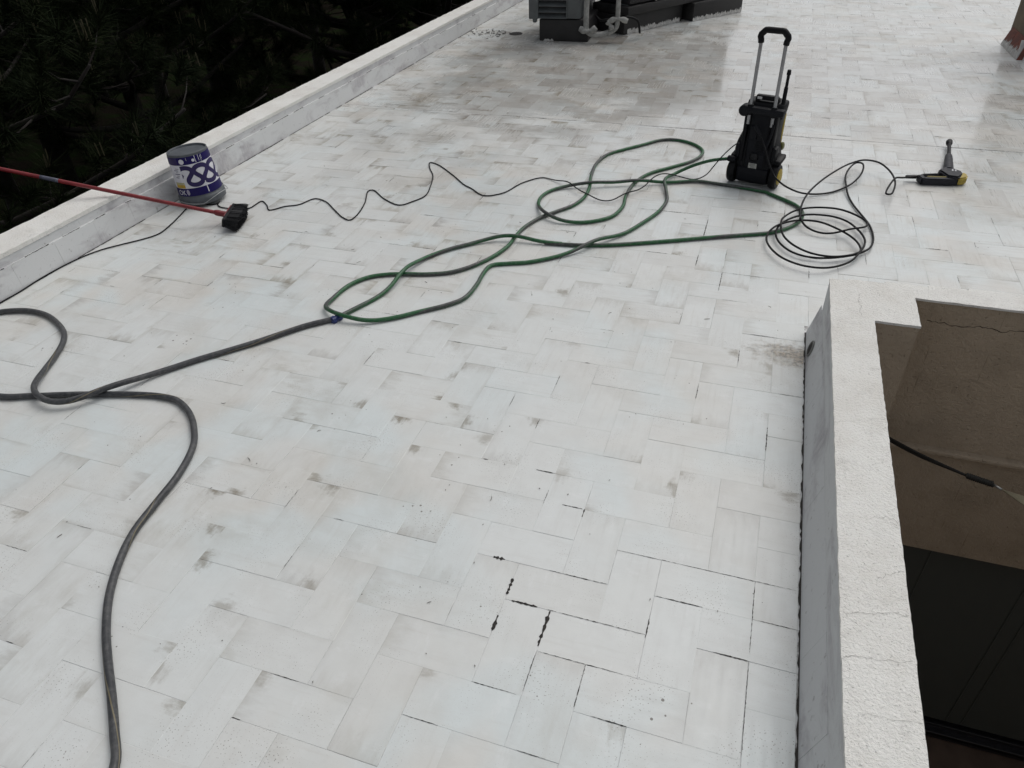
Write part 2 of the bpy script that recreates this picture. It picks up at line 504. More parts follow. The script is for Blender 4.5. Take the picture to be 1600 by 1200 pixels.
def tile_mesh(name, geos, local):
    V, F, LOC, TO, TI, SP, NR = [], [], [], [], [], [], []
    for (c, v, f, loc, tone, tint, spot, nrm) in geos:
        n = len(V)
        V += v if local else [(p[0] + c[0], p[1] + c[1], p[2]) for p in v]
        F += [tuple(i + n for i in q) for q in f]
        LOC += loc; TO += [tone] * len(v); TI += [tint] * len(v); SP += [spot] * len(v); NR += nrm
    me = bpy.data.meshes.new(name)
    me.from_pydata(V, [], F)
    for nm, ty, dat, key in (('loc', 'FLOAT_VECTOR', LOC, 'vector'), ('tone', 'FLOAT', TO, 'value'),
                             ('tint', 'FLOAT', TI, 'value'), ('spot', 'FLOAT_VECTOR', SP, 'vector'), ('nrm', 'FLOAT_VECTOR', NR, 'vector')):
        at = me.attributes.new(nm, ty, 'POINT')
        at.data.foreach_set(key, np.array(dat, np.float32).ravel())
    me.materials.append(MAT_TILE)
    return me

def seen_area(t):
    q = [project((x * W, y * W, 0)) for x, y in ((t[0], t[1]), (t[2], t[1]), (t[2], t[3]), (t[0], t[3]))]
    if any(p is None for p in q): return 0
    q = [(min(1600, max(0, x)), min(1200, max(0, y))) for x, y in q]
    return abs(sum(q[i][0] * q[(i + 1) % 4][1] - q[(i + 1) % 4][0] * q[i][1] for i in range(4))) / 2
order = sorted(tiles, key=seen_area, reverse=True)
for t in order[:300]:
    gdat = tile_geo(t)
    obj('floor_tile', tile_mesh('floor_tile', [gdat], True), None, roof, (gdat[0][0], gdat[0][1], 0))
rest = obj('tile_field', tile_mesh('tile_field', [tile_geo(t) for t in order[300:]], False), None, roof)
rest['kind'] = 'stuff'

# open joints filled with black dirt: (fixed coordinate, from, to, along, width in mm), in tile widths
bm = bmesh.new()
def joint_dirt(fix, s0, s1, along, wmm):
    n = max(3, int(abs(s1 - s0) * W / .006))
    pts, wd = [], []
    for i in range(n + 1):
        s = s0 + (s1 - s0) * i / n
        x, y = (s, fix) if along == 'a' else (fix, s)
        pts.append((x * W + rnd.gauss(0, .0003), y * W + rnd.gauss(0, .0003), .0013))
        ww = wmm / 1000 * (.35 + 1.1 * rnd.random()) * (.25 + .75 * math.sin(math.pi * min(1, max(0, (i + .3) / (n + .6)))) ** .5)
        if rnd.random() < .12: ww *= .25
        wd.append((ww * rnd.uniform(.3, .7), ww * rnd.uniform(.3, .7)))
    ribbon(bm, pts, wd)
for j in [(0, .98, .12, 'b', 10), (1, -.85, -.28, 'a', 6), (-1, 1.55, 1.12, 'b', 9), (-1, .56, .18, 'b', 11), (2, -1.6, -1.33, 'a', 9),
          (1, 0, -.92, 'b', 2.4), (2, 1.4, .93, 'b', 3.2), (2, 2.05, 3.0, 'a', 3.0), (1, 3.3, 4.0, 'a', 2.6), (2, -.3, 1.0, 'a', 2.0),
          (1, .2, 2.0, 'a', 1.8), (3, 1.0, 4.0, 'a', 1.5), (2, 4.0, 4.93, 'a', 1.8), (-1, 1.55, 2.0, 'a', 3.0), (4, 8.35, 7.35, 'b', 3.0),
          (0, 4.0, 3.75, 'b', 4.0), (5, -3.0, -2.8, 'a', 3.5), (4, -.55, -.05, 'a', 3.0), (5, -1.5, -1.0, 'a', 3.4), (0, -.1, -.9, 'b', 1.6),
          (3, 3, 4.93, 'a', 1.4), (4, 3, 1.2, 'b', 1.8), (4, 1, -.9, 'b', 1.3), (0, 0, 2, 'a', 1.4), (2, 5.0, 4.93, 'a', 3.5),
          (-1, -.1, -1, 'a', 1.8), (-7, -1, -.3, 'a', 2.6), (1, 21.6, 19.6, 'b', 4.5), (1, 18.2, 17.3, 'b', 4.2), (2, 17, 15.6, 'b', 3.0),
          (22, -1.5, .5, 'a', 3.2), (17, 2, 3.4, 'a', 3.0), (BJ, -13, -5, 'a', 3.5), (BJ, -4.4, 1.4, 'a', 5), (BJ, 2.5, 9, 'a', 4), (BJ, 10, 24, 'a', 5)]:
    joint_dirt(*j)
for t in tiles:                                       # thinner dirt lines scattered over the other joints
    y = t[1] * W
    if rnd.random() < (.20 if y < 1.3 else .42) and y < 11:
        if rnd.random() < .5:
            s = t[0] + (t[2] - t[0]) * rnd.uniform(0, .6); L_ = rnd.uniform(.15, .9)
            joint_dirt(t[1], s, min(t[2], s + L_), 'a', rnd.uniform(.7, 2.1) * (1 + y * .26))
        else:
            s = t[1] + (t[3] - t[1]) * rnd.uniform(0, .6); L_ = rnd.uniform(.15, .9)
            joint_dirt(t[0], s, min(t[3], s + L_), 'b', rnd.uniform(.7, 2.1) * (1 + y * .16))
o = obj('joint_dirt', bm, MAT_GRIME, roof); o['kind'] = 'stuff'

# grit, seeds and bits of straw lying on the tiles
bm = bmesh.new()
for i in range(170):
    x, y = rnd.uniform(-2.6, .66), rnd.uniform(-.5, 3.4)
    L_ = rnd.uniform(.002, .007) if rnd.random() < .8 else rnd.uniform(.012, .026)
    a = rnd.uniform(0, math.pi); cur = rnd.uniform(-.5, .5)
    pts = []
    for k in range(4):
        s = (k / 3 - .5) * L_
        pts.append((x + math.cos(a) * s - math.sin(a) * cur * s * s / L_ * 2, y + math.sin(a) * s + math.cos(a) * cur * s * s / L_ * 2, .0022))
    wv = rnd.uniform(.0012, .0026)
    ribbon(bm, pts, [wv * .5, wv, wv, wv * .4])
g = bmesh.ops.extrude_face_region(bm, geom=bm.faces[:])
bmesh.ops.translate(bm, vec=(0, 0, .001), verts=[e for e in g['geom'] if isinstance(e, bmesh.types.BMVert)])
o = obj('grit', bm, plain('grit', (.10, .085, .065), .9, vary=.6, scale=25), roof); o['kind'] = 'stuff'

# ---------------------------------------------------------------- parapets
def slab(inside, xs, ys, ztop, zbot, amp, seed):
    """a slab over a masked grid with uneven surface and edges"""
    bm = bmesh.new(); top, bot = {}, {}
    def nz(x, y, k): return mnoise.noise(Vector((x * 38 + seed, y * 38, k)))
    def V(i, j, d, lo):
        if (i, j) not in d:
            x, y = xs[i], ys[j]
            dx, dy = amp * nz(x, y, 3), amp * nz(x, y, 9)
            z = zbot if lo else ztop + amp * .8 * nz(x, y, 1)
            d[i, j] = bm.verts.new((x + dx, y + dy, z))
        return d[i, j]
    cells = {(i, j) for i in range(len(xs) - 1) for j in range(len(ys) - 1) if inside((xs[i] + xs[i + 1]) / 2, (ys[j] + ys[j + 1]) / 2)}
    for i, j in cells:
        bm.faces.new((V(i, j, top, 0), V(i + 1, j, top, 0), V(i + 1, j + 1, top, 0), V(i, j + 1, top, 0)))
        for di, dj, p, q in ((-1, 0, (i, j + 1), (i, j)), (1, 0, (i + 1, j), (i + 1, j + 1)), (0, -1, (i, j), (i + 1, j)), (0, 1, (i + 1, j + 1), (i, j + 1))):
            if (i + di, j + dj) not in cells:
                bm.faces.new((V(*p, top, 0), V(*p, bot, 1), V(*q, bot, 1), V(*q, top, 0)))
    return bm
def steps(edges, step):
    out = []
    for a, b in zip(edges, edges[1:]):
        n = max(1, int(round((b - a) / step)))
        out += [a + (b - a) * k / n for k in range(n)]
    return out + [edges[-1]]

def skirting(parent, x0, x1, ya, yb, h, flip, gap=.0001, L=.28):
    """leaning row of skirting tiles: foot at x0, head at x1"""
    y = ya
    while y < yb - .02:
        ln = min(L, yb - y)
        j = lambda s=.0008: rnd.uniform(-s, s)
        bm = bmesh.new(); th = .016
        out = -1 if flip else 1                       # towards the roof floor is +x on the left wall
        pr = [(x0 + j(), -.004), (x1 + j(), h + j(.0015)), (x1 - out * th, h), (x0 - out * th, -.004)]
        ring = lambda yy: [(px, yy, pz) for px, pz in pr]
        loft(bm, [ring(y + gap), ring(y + ln - gap)])
        bmesh.ops.bevel(bm, geom=bm.edges[:], offset=.0007, segments=1, affect='EDGES')
        obj('skirting_tile', bm, MAT_FACE, parent)
        y += L

HL = .2032
pl = thing('parapet_wall', 'long low white parapet along the left roof edge in front of the dark trees', 'parapet', (XL, 0, 0))
bm = bmesh.new()
box(bm, (-3.293, 7, (HL - .021 - 6.2) / 2), (.196, 20, 6.2 + HL - .021))
o = obj('outer_wall', bm, MAT_FACE, pl, (-XL, 0, 0))
xs = steps([-3.398, -3.1905], .021); ys = steps([-3, 17], .028)
o = obj('coping', slab(lambda x, y: True, xs, ys, HL, HL - .022, .0034, 1.7), MAT_COPING, pl, (-XL, 0, 0), smooth=True)
skirting(pl, XL, XL - .016, -2.95, 16.9, .137, False)
for o in list(pl.children):
    if o.name.startswith('skirting_tile'): o.location = (-XL, 0, 0)
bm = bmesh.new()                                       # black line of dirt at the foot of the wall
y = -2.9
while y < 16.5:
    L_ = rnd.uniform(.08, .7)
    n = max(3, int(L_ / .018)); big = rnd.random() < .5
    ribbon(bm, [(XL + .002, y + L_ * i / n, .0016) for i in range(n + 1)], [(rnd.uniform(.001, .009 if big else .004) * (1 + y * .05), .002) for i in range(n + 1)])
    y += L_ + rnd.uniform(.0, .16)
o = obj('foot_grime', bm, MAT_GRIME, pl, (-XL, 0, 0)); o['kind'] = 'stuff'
bm = bmesh.new()                                       # chipped edge along the head of the skirting
y = -2.9
while y < 12:
    L_ = rnd.uniform(.03, .22); n = max(3, int(L_ / .01))
    ribbon(bm, [(XL - .0155, y + L_ * i / n, .1386) for i in range(n + 1)], [(rnd.uniform(.0, .003), rnd.uniform(.0005, .003)) for i in range(n + 1)], (1, 0, .25))
    y += L_ + rnd.uniform(.05, .5)
o = obj('edge_grime', bm, MAT_GRIME, pl, (-XL, 0, 0)); o['kind'] = 'stuff'

HR = .3004
XI, XO = .725, .8832                                   # courtyard parapet: outer and inner edge of its top
YI = 1.778                                             # courtyard side of its far arm
pr_ = thing('parapet_wall', 'white stucco parapet with a square corner around the courtyard opening at right', 'parapet', (XI, 0, 0))
def in_right(x, y):
    far = 1.862 + .055 * min(1, max(0, (x - .72) / .6))
    if y > far: return False
    return x < XO or (x < 1.045 and y > 1.555) or y > YI
xs = steps([XI, XO, 1.045], .0145) + steps([1.045, 5.0], .03)[1:]
ys = steps([-2.9, 1.555], .0165) + steps([1.555, YI, 1.862, 1.917], .0155)[1:]
o = obj('coping', slab(in_right, xs, ys, HR, HR - .010, .0022, 5.1), MAT_COPING, pr_, (-XI, 0, 0), smooth=True)
bm = bmesh.new()
box(bm, ((.738 + .874) / 2, (1.855 - 2.9) / 2, (HR - .009 + -.3) / 2), (.136, 1.855 + 2.9, .3 + HR - .009))
box(bm, ((1.05 + 4.9) / 2 , (YI + .052 + 1.855) / 2, (HR - .009 + -.3) / 2), (3.85, 1.855 - YI - .052, .3 + HR - .009))
o = obj('wall_core', bm, MAT_FACE, pr_, (-XI, 0, 0))
skirting(pr_, XR, .727, -2.9, 1.905, .146, True)
bm = bmesh.new()                                       # plain painted face above the skirting
box(bm, (.7335, (1.86 - 2.9) / 2, (.147 + HR - .009) / 2), (.011, 4.755, HR - .009 - .147))
obj('upper_face', bm, MAT_FACE, pr_)
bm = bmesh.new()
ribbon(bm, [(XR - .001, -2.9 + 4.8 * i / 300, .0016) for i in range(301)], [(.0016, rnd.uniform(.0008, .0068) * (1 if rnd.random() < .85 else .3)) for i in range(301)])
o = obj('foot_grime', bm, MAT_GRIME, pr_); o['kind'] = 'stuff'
# weep hole through the skirting
bm = bmesh.new()
ax = Matrix.Translation((.699, 1.69, .052)) @ Matrix.Rotation(R(-76), 4, 'Y')
lathe(bm, [(.033, -.012), (.036, .001), (.031, .003), (.028, -.002), (.026, -.05)], 28, cap=False)
bmesh.ops.transform(bm, matrix=ax, verts=bm.verts)
obj('weep_hole', bm, plain('grey pvc', (.20, .20, .19), .7, vary=.3), pr_, smooth=True)
bm = bmesh.new()
bmesh.ops.create_circle(bm, cap_ends=True, radius=.0275, segments=24, matrix=ax @ Matrix.Translation((0, 0, .0004)))
obj('weep_hole_inside', bm, MAT_GRIME, pr_)
# hairline cracks in the stucco top and a few loose chips
bm = bmesh.new()
def crack(p0, p1, z, amp, wmm, nrm=(0, 0, 1), n=26):
    p0, p1 = Vector(p0), Vector(p1); t = (p1 - p0).normalized(); s = t.cross(Vector(nrm)); off = 0; pts = []
    for i in range(n + 1):
        off = off * .85 + rnd.gauss(0, amp)
        pts.append(p0 + (p1 - p0) * i / n + s * off)
    ribbon(bm, pts, [wmm / 1000 * (.3 + rnd.random()) for _ in pts], nrm)
for (xa, ya), (xb, yb) in [((0.731,0.127),(0.883,0.159)),((0.728,-0.002),(0.881,0.037)),((0.760,-0.138),(0.883,-0.114)),((0.819,0.476),(0.883,0.474)),((0.817,0.257),(0.880,0.297)),((0.723,0.871),(0.880,0.934))]:
    crack((max(xa, XI + .003), ya, HR + .0016), (min(xb, XO - .003), yb, HR + .0016), 0, .0022, rnd.uniform(.7, 1.3))
crack((.845, 1.57, HR + .0016), (.85, 1.76, HR + .0016), 0, .003, 1.1)
o = obj('hairline_crack', bm, plain('crack shadow', (.33, .32, .30), .95, vary=.5, scale=60), pr_, (0, 0, 0)); o['kind'] = 'stuff'
for o in pr_.children:
    o.location = (-XI, 0, 0)

# ---------------------------------------------------------------- courtyard below the opening
ZL, ZF = -1.06, -2.62                                  # lintel and courtyard floor
cy = thing('courtyard_wall', 'shaded brown stucco wall with a long crack at the far side of the courtyard opening', 'wall', (3, YI, ZF))
def cyp(name, bm, mat):
    return obj(name, bm, mat, cy, (-3, -YI, -ZF))
cyp('wall', bx((3.02, YI + .028, (HR - .0085 + ZL) / 2), (4.0, .046, HR - .0085 - ZL)), MAT_BROWN)
cyp('corner_pillar', bx(((.8852 + 1.042) / 2, (1.5585 + YI + .01) / 2, (HR - .0085 + ZF) / 2), (1.042 - .8852, YI + .01 - 1.5585, HR - .0085 - ZF)), MAT_BROWN)
bm = bmesh.new()
box(bm, (3.02, YI - .008, -.435), (3.96, .040, .026), .008, 2)
cyp('moulding', bm, MAT_BROWN)
bm = bmesh.new()
crack((1.115, YI + .0045, .205), (1.75, YI + .0045, .198), 0, .0035, 3.0, (0, -1, 0), 60)
o = cyp('crack', bm, plain('crack in brown stucco', (.035, .028, .02), .95)); o['kind'] = 'stuff'
for c, s in (((.862, -.7, (HR - .62 + ZF) / 2), (.045, 4.4, HR - .62 - ZF)), ((4.9, -.55, -1.25), (.15, 4.6, 2.7)), ((2.9, -2.85, -1.25), (4.2, .15, 2.7))):  # unseen walls; right and near ones added to keep the courtyard dark
    cyp('unseen_side_wall', bx(c, s, .004), MAT_BROWN)
fl = obj('courtyard_floor', bx((2.9, -.4, ZF - .05), (4.3, 5.2, .1)), plain('brown courtyard tiles', (.11, .075, .055), .6, vary=.3, scale=6))
fl['kind'] = 'structure'
gd = thing('glass_door', 'dark sliding glass door under the brown courtyard wall with a black bottom track', 'door', (3, YI + .09, ZF))
MAT_DARKFR = plain('black aluminium', (.022, .022, .026), .4, vary=.2)
Mg = Mat('dark door glass'); Mg.set(col=(.075, .085, .080), rough=.35, spec=.4)
pg = Mg.pos(); Mg.bump(Mg.noise(Mg.vmul(pg, (1.2, 1, .3)), 2.2, 3), .25, .02)
def gdp(name, bm, mat): return obj(name, bm, mat, gd, (-3, -YI - .09, -ZF))
for i, (x0, x1, dy) in enumerate(((.95, 2.75, .0), (2.75, 3.7, .03), (3.7, 4.8, .0))):
    gdp('pane', bx(((x0 + x1) / 2, YI + .09 + dy, (ZL + ZF + .1) / 2), (x1 - x0 - .05, .012, ZL - ZF - .12)), Mg.m)
    for xx in (x0 + .012, x1 - .012):
        gdp('stile', bx((xx, YI + .09 + dy, (ZL + ZF + .1) / 2), (.034, .034, ZL - ZF - .1), .004), MAT_DARKFR)
for xx in (1.52, 1.98, 2.06, 2.42):                     # faint vertical seams of the dark panels
    gdp('seam', bx((xx, YI + .082, (ZL + ZF + .1) / 2), (.007, .006, ZL - ZF - .14), .002, 1), Mg.m)
bm = bmesh.new()
box(bm, (2.9, YI + .10, ZF + .03), (4.0, .16, .05), .008); box(bm, (2.9, YI + .03, ZF + .045), (4.0, .02, .03), .004); box(bm, (2.9, YI + .075, ZF + .062), (4.0, .012, .03), .003)
gdp('track', bm, MAT_DARKFR)
gdp('head_frame', bx((2.9, YI + .10, ZL - .02), (4.0, .1, .04), .004), MAT_DARKFR)
gdp('room_behind', bx((2.9, YI + .6, (ZL + ZF) / 2), (4.0, .05, ZL - ZF)), MAT_DARKFR)

# ---------------------------------------------------------------- hoses and cable
GREEN_PATH=[(-1.413,1.423,0.011),(-1.401,1.457,0.011),(-1.369,1.532,0.011),(-1.333,1.615,0.011),(-1.309,1.690,0.011),(-1.296,1.772,0.011),(-1.293,1.900,0.011),(-1.286,2.004,0.011),(-1.248,2.130,0.011),(-1.167,2.252,0.011),(-1.099,2.322,0.011),(-1.028,2.387,0.011),(-0.949,2.434,0.011),(-0.861,2.453,0.011),(-0.721,2.455,0.011),(-0.587,2.470,0.011),(-0.693,2.456,0.011),(-0.515,2.474,0.011),(-0.346,2.520,0.011),(-0.182,2.588,0.011),(-0.018,2.663,0.011),(0.229,2.782,0.011),(0.479,2.896,0.011),(0.496,2.910,0.011),(0.579,2.990,0.011),(0.635,3.087,0.011),(0.658,3.185,0.011),(0.649,3.270,0.011),(0.612,3.342,0.011),(0.536,3.415,0.011),(0.452,3.489,0.011),(0.452,3.494,0.011),(0.304,3.537,0.011),(0.103,3.570,0.011),(0.002,3.578,0.011),(-0.182,3.503,0.011),(-0.387,3.431,0.011),(-0.628,3.336,0.011),(-0.773,3.282,0.011),(-0.857,3.200,0.011),(-0.892,3.083,0.011),(-0.875,2.957,0.011),(-0.798,2.816,0.011),(-0.703,2.758,0.011),(-0.606,2.756,0.011),(-0.502,2.799,0.011),(-0.408,2.894,0.011),(-0.373,3.049,0.011),(-0.386,3.239,0.011),(-0.372,3.463,0.011),(-0.309,3.640,0.011),(-0.184,3.794,0.011),(-0.074,3.932,0.011),(-0.024,4.058,0.011),(-0.026,4.176,0.011),(-0.108,4.297,0.011),(-0.232,4.358,0.011),(-0.333,4.334,0.011),(-0.451,4.196,0.011),(-0.565,4.062,0.011),(-0.654,3.937,0.011),(-0.691,3.747,0.011),(-0.673,3.504,0.011),(-0.638,3.311,0.011),(-0.632,3.136,0.011),(-0.668,2.998,0.011),(-0.739,2.887,0.011),(-0.807,2.778,0.011),(-0.858,2.625,0.011),(-0.872,2.489,0.011),(-0.874,2.366,0.011),(-0.917,2.209,0.011),(-0.999,2.063,0.011),(-1.077,1.986,0.011),(-1.183,1.939,0.011),(-1.298,1.911,0.011),(-1.392,1.876,0.011),(-1.460,1.827,0.011),(-1.512,1.733,0.011),(-1.526,1.594,0.011),(-1.512,1.488,0.011),(-1.447,1.438,0.011),(-1.360,1.420,0.011),(-1.257,1.434,0.011),(-1.154,1.496,0.011),(-1.060,1.580,0.011),(-0.952,1.680,0.011),(-0.899,1.759,0.011),(-0.887,1.905,0.011),(-0.896,2.027,0.011),(-0.886,2.122,0.011),(-0.811,2.165,0.011),(-0.710,2.208,0.011),(-0.551,2.338,0.011),(-0.462,2.442,0.011),(-0.390,2.554,0.011),(-0.291,2.687,0.011),(-0.213,2.864,0.011),(-0.150,3.046,0.011),(-0.132,3.226,0.011),(-0.163,3.377,0.011),(-0.187,3.482,0.011),(-0.144,3.663,0.012),(-0.051,3.702,0.060),(0.079,3.663,0.125),(0.192,3.630,0.158)]
GREY_PATH=[(-1.411,1.420,0.013),(-1.444,1.388,0.013),(-1.516,1.321,0.013),(-1.666,1.129,0.013),(-1.760,1.021,0.013),(-1.851,0.917,0.013),(-1.931,0.806,0.013),(-1.982,0.719,0.013),(-2.032,0.634,0.013),(-2.082,0.563,0.013),(-2.139,0.511,0.013),(-2.201,0.489,0.013),(-2.268,0.498,0.013),(-2.329,0.531,0.013),(-2.383,0.591,0.013),(-2.439,0.691,0.013),(-2.483,0.788,0.013),(-2.535,0.882,0.013),(-2.597,0.950,0.013),(-2.715,1.020,0.013),(-2.824,1.059,0.013),(-2.930,1.064,0.013),(-3.009,1.042,0.013),(-3.060,1.013,0.013),(-3.100,0.930,0.013),(-3.090,0.780,0.013),(-2.980,0.600,0.013),(-2.760,0.500,0.013),(-2.468,0.476,0.013),(-2.338,0.516,0.013),(-2.182,0.571,0.013),(-2.053,0.611,0.013),(-1.921,0.647,0.013),(-1.816,0.666,0.013),(-1.734,0.664,0.013),(-1.648,0.624,0.013),(-1.580,0.570,0.013),(-1.557,0.546,0.013),(-1.483,0.450,0.013),(-1.431,0.302,0.013),(-1.411,0.158,0.013),(-1.392,0.027,0.013),(-1.350,-0.086,0.013),(-1.282,-0.207,0.013),(-1.200,-0.310,0.013),(-1.119,-0.392,0.013),(-1.032,-0.474,0.013),(-0.955,-0.550,0.013),(-0.890,-0.622,0.013),(-0.815,-0.880,0.013),(-0.740,-1.250,0.013)]
CABLE_PATH=[(-3.110,-0.600,0.004),(-3.155,1.094,0.004),(-3.152,1.203,0.004),(-3.163,1.368,0.004),(-3.156,1.527,0.004),(-3.137,1.637,0.004),(-3.099,1.733,0.004),(-3.042,1.812,0.004),(-2.961,1.915,0.004),(-2.923,1.993,0.004),(-2.939,2.119,0.004),(-2.976,2.255,0.004),(-3.014,2.399,0.004),(-2.998,2.446,0.004),(-2.944,2.452,0.004),(-2.892,2.450,0.004),(-2.865,2.473,0.004),(-2.871,2.511,0.004),(-2.850,2.461,0.004),(-2.807,2.433,0.004),(-2.698,2.430,0.004),(-2.646,2.436,0.004),(-2.614,2.472,0.004),(-2.612,2.516,0.004),(-2.606,2.583,0.004),(-2.537,2.535,0.004),(-2.473,2.471,0.004),(-2.412,2.545,0.004),(-2.341,2.593,0.004),(-2.292,2.705,0.004),(-2.208,2.686,0.004),(-2.075,2.575,0.004),(-1.971,2.488,0.004),(-1.911,2.464,0.004),(-1.904,2.542,0.004),(-1.944,2.722,0.004),(-2.014,2.914,0.004),(-1.993,2.930,0.004),(-1.849,2.812,0.004),(-1.714,2.749,0.004),(-1.659,2.822,0.004),(-1.620,2.922,0.004),(-1.657,3.104,0.004),(-1.716,3.275,0.004),(-1.789,3.393,0.004),(-1.831,3.496,0.004),(-1.772,3.477,0.004),(-1.583,3.308,0.004),(-1.439,3.160,0.004),(-1.382,3.121,0.004),(-1.250,3.024,0.004),(-1.153,3.093,0.004),(-1.082,3.293,0.004),(-0.980,3.411,0.004),(-0.872,3.368,0.004),(-0.807,3.327,0.004),(-0.706,3.227,0.004),(-0.629,3.167,0.004),(-0.516,3.117,0.004),(-0.459,3.132,0.004),(-0.388,3.228,0.004),(-0.296,3.387,0.004),(-0.253,3.496,0.004),(-0.211,3.556,0.004),(-0.092,3.597,0.004),(-0.004,3.626,0.004),(0.052,3.648,0.030),(0.096,3.626,0.100),(0.147,3.586,0.190),(0.212,3.640,0.248),(0.250,3.667,0.262)]
PRESSURE_PATH=[(0.328,3.555,0.368),(0.359,3.530,0.326),(0.392,3.510,0.265),(0.429,3.490,0.187),(0.467,3.475,0.130),(0.491,3.429,0.120),(0.556,3.485,0.060),(0.636,3.495,0.030),(0.720,3.537,0.012),(0.801,3.580,0.010),(0.877,3.662,0.010),(0.940,3.743,0.020),(0.989,3.841,0.040),(1.015,3.976,0.050),(1.009,4.055,0.050),(0.980,4.086,0.040),(0.940,4.013,0.030),(0.913,3.896,0.020),(0.907,3.746,0.012),(0.913,3.609,0.010),(0.943,3.429,0.010),(0.984,3.280,0.010),(1.017,3.152,0.010),(1.028,3.006,0.012),(1.019,2.901,0.015),(0.992,2.809,0.020),(0.936,2.736,0.020),(0.877,2.690,0.020),(0.772,2.641,0.020),(0.683,2.636,0.020),(0.608,2.673,0.020),(0.545,2.763,0.020),(0.519,2.867,0.020),(0.532,2.971,0.020),(0.575,3.072,0.020),(0.643,3.144,0.020),(0.725,3.188,0.020),(0.818,3.197,0.020),(0.891,3.155,0.020),(0.949,3.052,0.020),(0.979,2.934,0.020),(0.972,2.837,0.020),(0.947,2.745,0.020),(0.901,2.639,0.020),(0.823,2.556,0.020),(0.743,2.502,0.030),(0.656,2.509,0.030),(0.566,2.565,0.030),(0.503,2.663,0.030),(0.473,2.777,0.030),(0.488,2.879,0.030),(0.547,2.982,0.030),(0.603,3.049,0.030),(0.660,3.079,0.030),(0.746,3.079,0.030),(0.835,3.014,0.030),(0.909,2.921,0.030),(0.945,2.822,0.030),(0.943,2.736,0.030),(0.875,2.673,0.030),(0.796,2.642,0.030),(0.712,2.655,0.030),(0.626,2.723,0.030),(0.563,2.828,0.030),(0.540,2.936,0.030),(0.550,3.057,0.030),(0.594,3.177,0.030),(0.658,3.249,0.030),(0.746,3.289,0.030),(0.852,3.292,0.030),(0.937,3.236,0.030),(0.992,3.170,0.025),(1.002,3.125,0.020),(0.972,3.041,0.015),(0.904,2.987,0.012),(0.826,2.952,0.012),(0.747,2.949,0.020),(0.678,2.994,0.030),(0.642,3.077,0.045),(0.641,3.196,0.060),(0.672,3.376,0.070),(0.737,3.559,0.080),(0.832,3.764,0.085),(0.931,3.935,0.085),(1.020,4.032,0.080),(1.098,4.025,0.075),(1.157,3.930,0.065),(1.185,3.776,0.055),(1.169,3.624,0.050),(1.146,3.549,0.050),(1.125,3.544,0.050),(1.128,3.609,0.045),(1.161,3.719,0.040),(1.206,3.816,0.035),(1.280,3.900,0.035),(1.347,3.945,0.035)]

def mat_hose(name, c1, c2, c3, twist, band, rough=.45):
    """rubber hose with twisted stripes: c1 body, c2 stripe, c3 thin line"""
    M = Mat(name)
    uv = M.n('UVMap').outputs[0]; s = M.sep(uv)
    wob = M.math('MULTIPLY', M.noise(M.pos(), 2.0, 2), 1.2)
    ph = M.math('FRACT', M.math('ADD', s[0], M.math('ADD', M.math('MULTIPLY', s[1], twist), wob)))
    d = M.math('ABSOLUTE', M.math('SUBTRACT', ph, .5))
    f = M.ramp(d, band - .02, band + .02)
    g = M.ramp(M.noise(M.pos(), 60, 5, .6), .4, .7)
    c = M.mix(f, c1, c2)
    line = M.math('LESS_THAN', M.math('ABSOLUTE', M.math('SUBTRACT', ph, .12)), .022)
    c = M.mix(M.math('MULTIPLY', line, .75), c, c3)
    c = M.mix(M.math('MULTIPLY', g, .25), c, (.20, .20, .19))
    M.set(col=c, rough=rough, spec=.4)
    M.bump(M.math('ABSOLUTE', M.math('SUBTRACT', M.math('FRACT', M.math('MULTIPLY', ph, 9)), .5)), .12, .001)
    return M.m
MAT_GREEN = mat_hose('green and grey garden hose', (.012, .095, .030), (.048, .052, .050), (.03, .14, .05), 1.1, .27)
MAT_GREYH = mat_hose('grey garden hose', (.050, .052, .056), (.036, .038, .042), (.20, .17, .10), 1.3, .26)
MAT_BLACKR = plain('black rubber', (.008, .008, .009), .55, vary=.35, scale=90, spec=.2)

def seg_cross(p, q, r, s):
    d1, d2 = q - p, s - r
    den = d1[0] * d2[1] - d1[1] * d2[0]
    if abs(den) < 1e-12: return None
    t = ((r[0] - p[0]) * d2[1] - (r[1] - p[1]) * d2[0]) / den
    u = ((r[0] - p[0]) * d1[1] - (r[1] - p[1]) * d1[0]) / den
    return (t, u) if 0 <= t < 1 and 0 <= u < 1 else None
lines = {'grey': [resample(GREY_PATH, .02), .0125], 'green': [resample(GREEN_PATH, .02), .0105],
         'cable': [resample(CABLE_PATH, .014), .0038], 'press': [resample(PRESSURE_PATH, .012), .0056]}
rank = {'grey': 0, 'green': 1, 'cable': 2, 'press': 3}
def lift(P, i, dz, sig):
    d = np.hypot(P[:, 0] - P[i, 0], P[:, 1] - P[i, 1])
    idx = np.arange(len(P)); step = np.linalg.norm(P[1] - P[0])
    arc = np.abs(idx - i) * step
    P[:, 2] += dz * np.exp(-(arc / sig) ** 2)
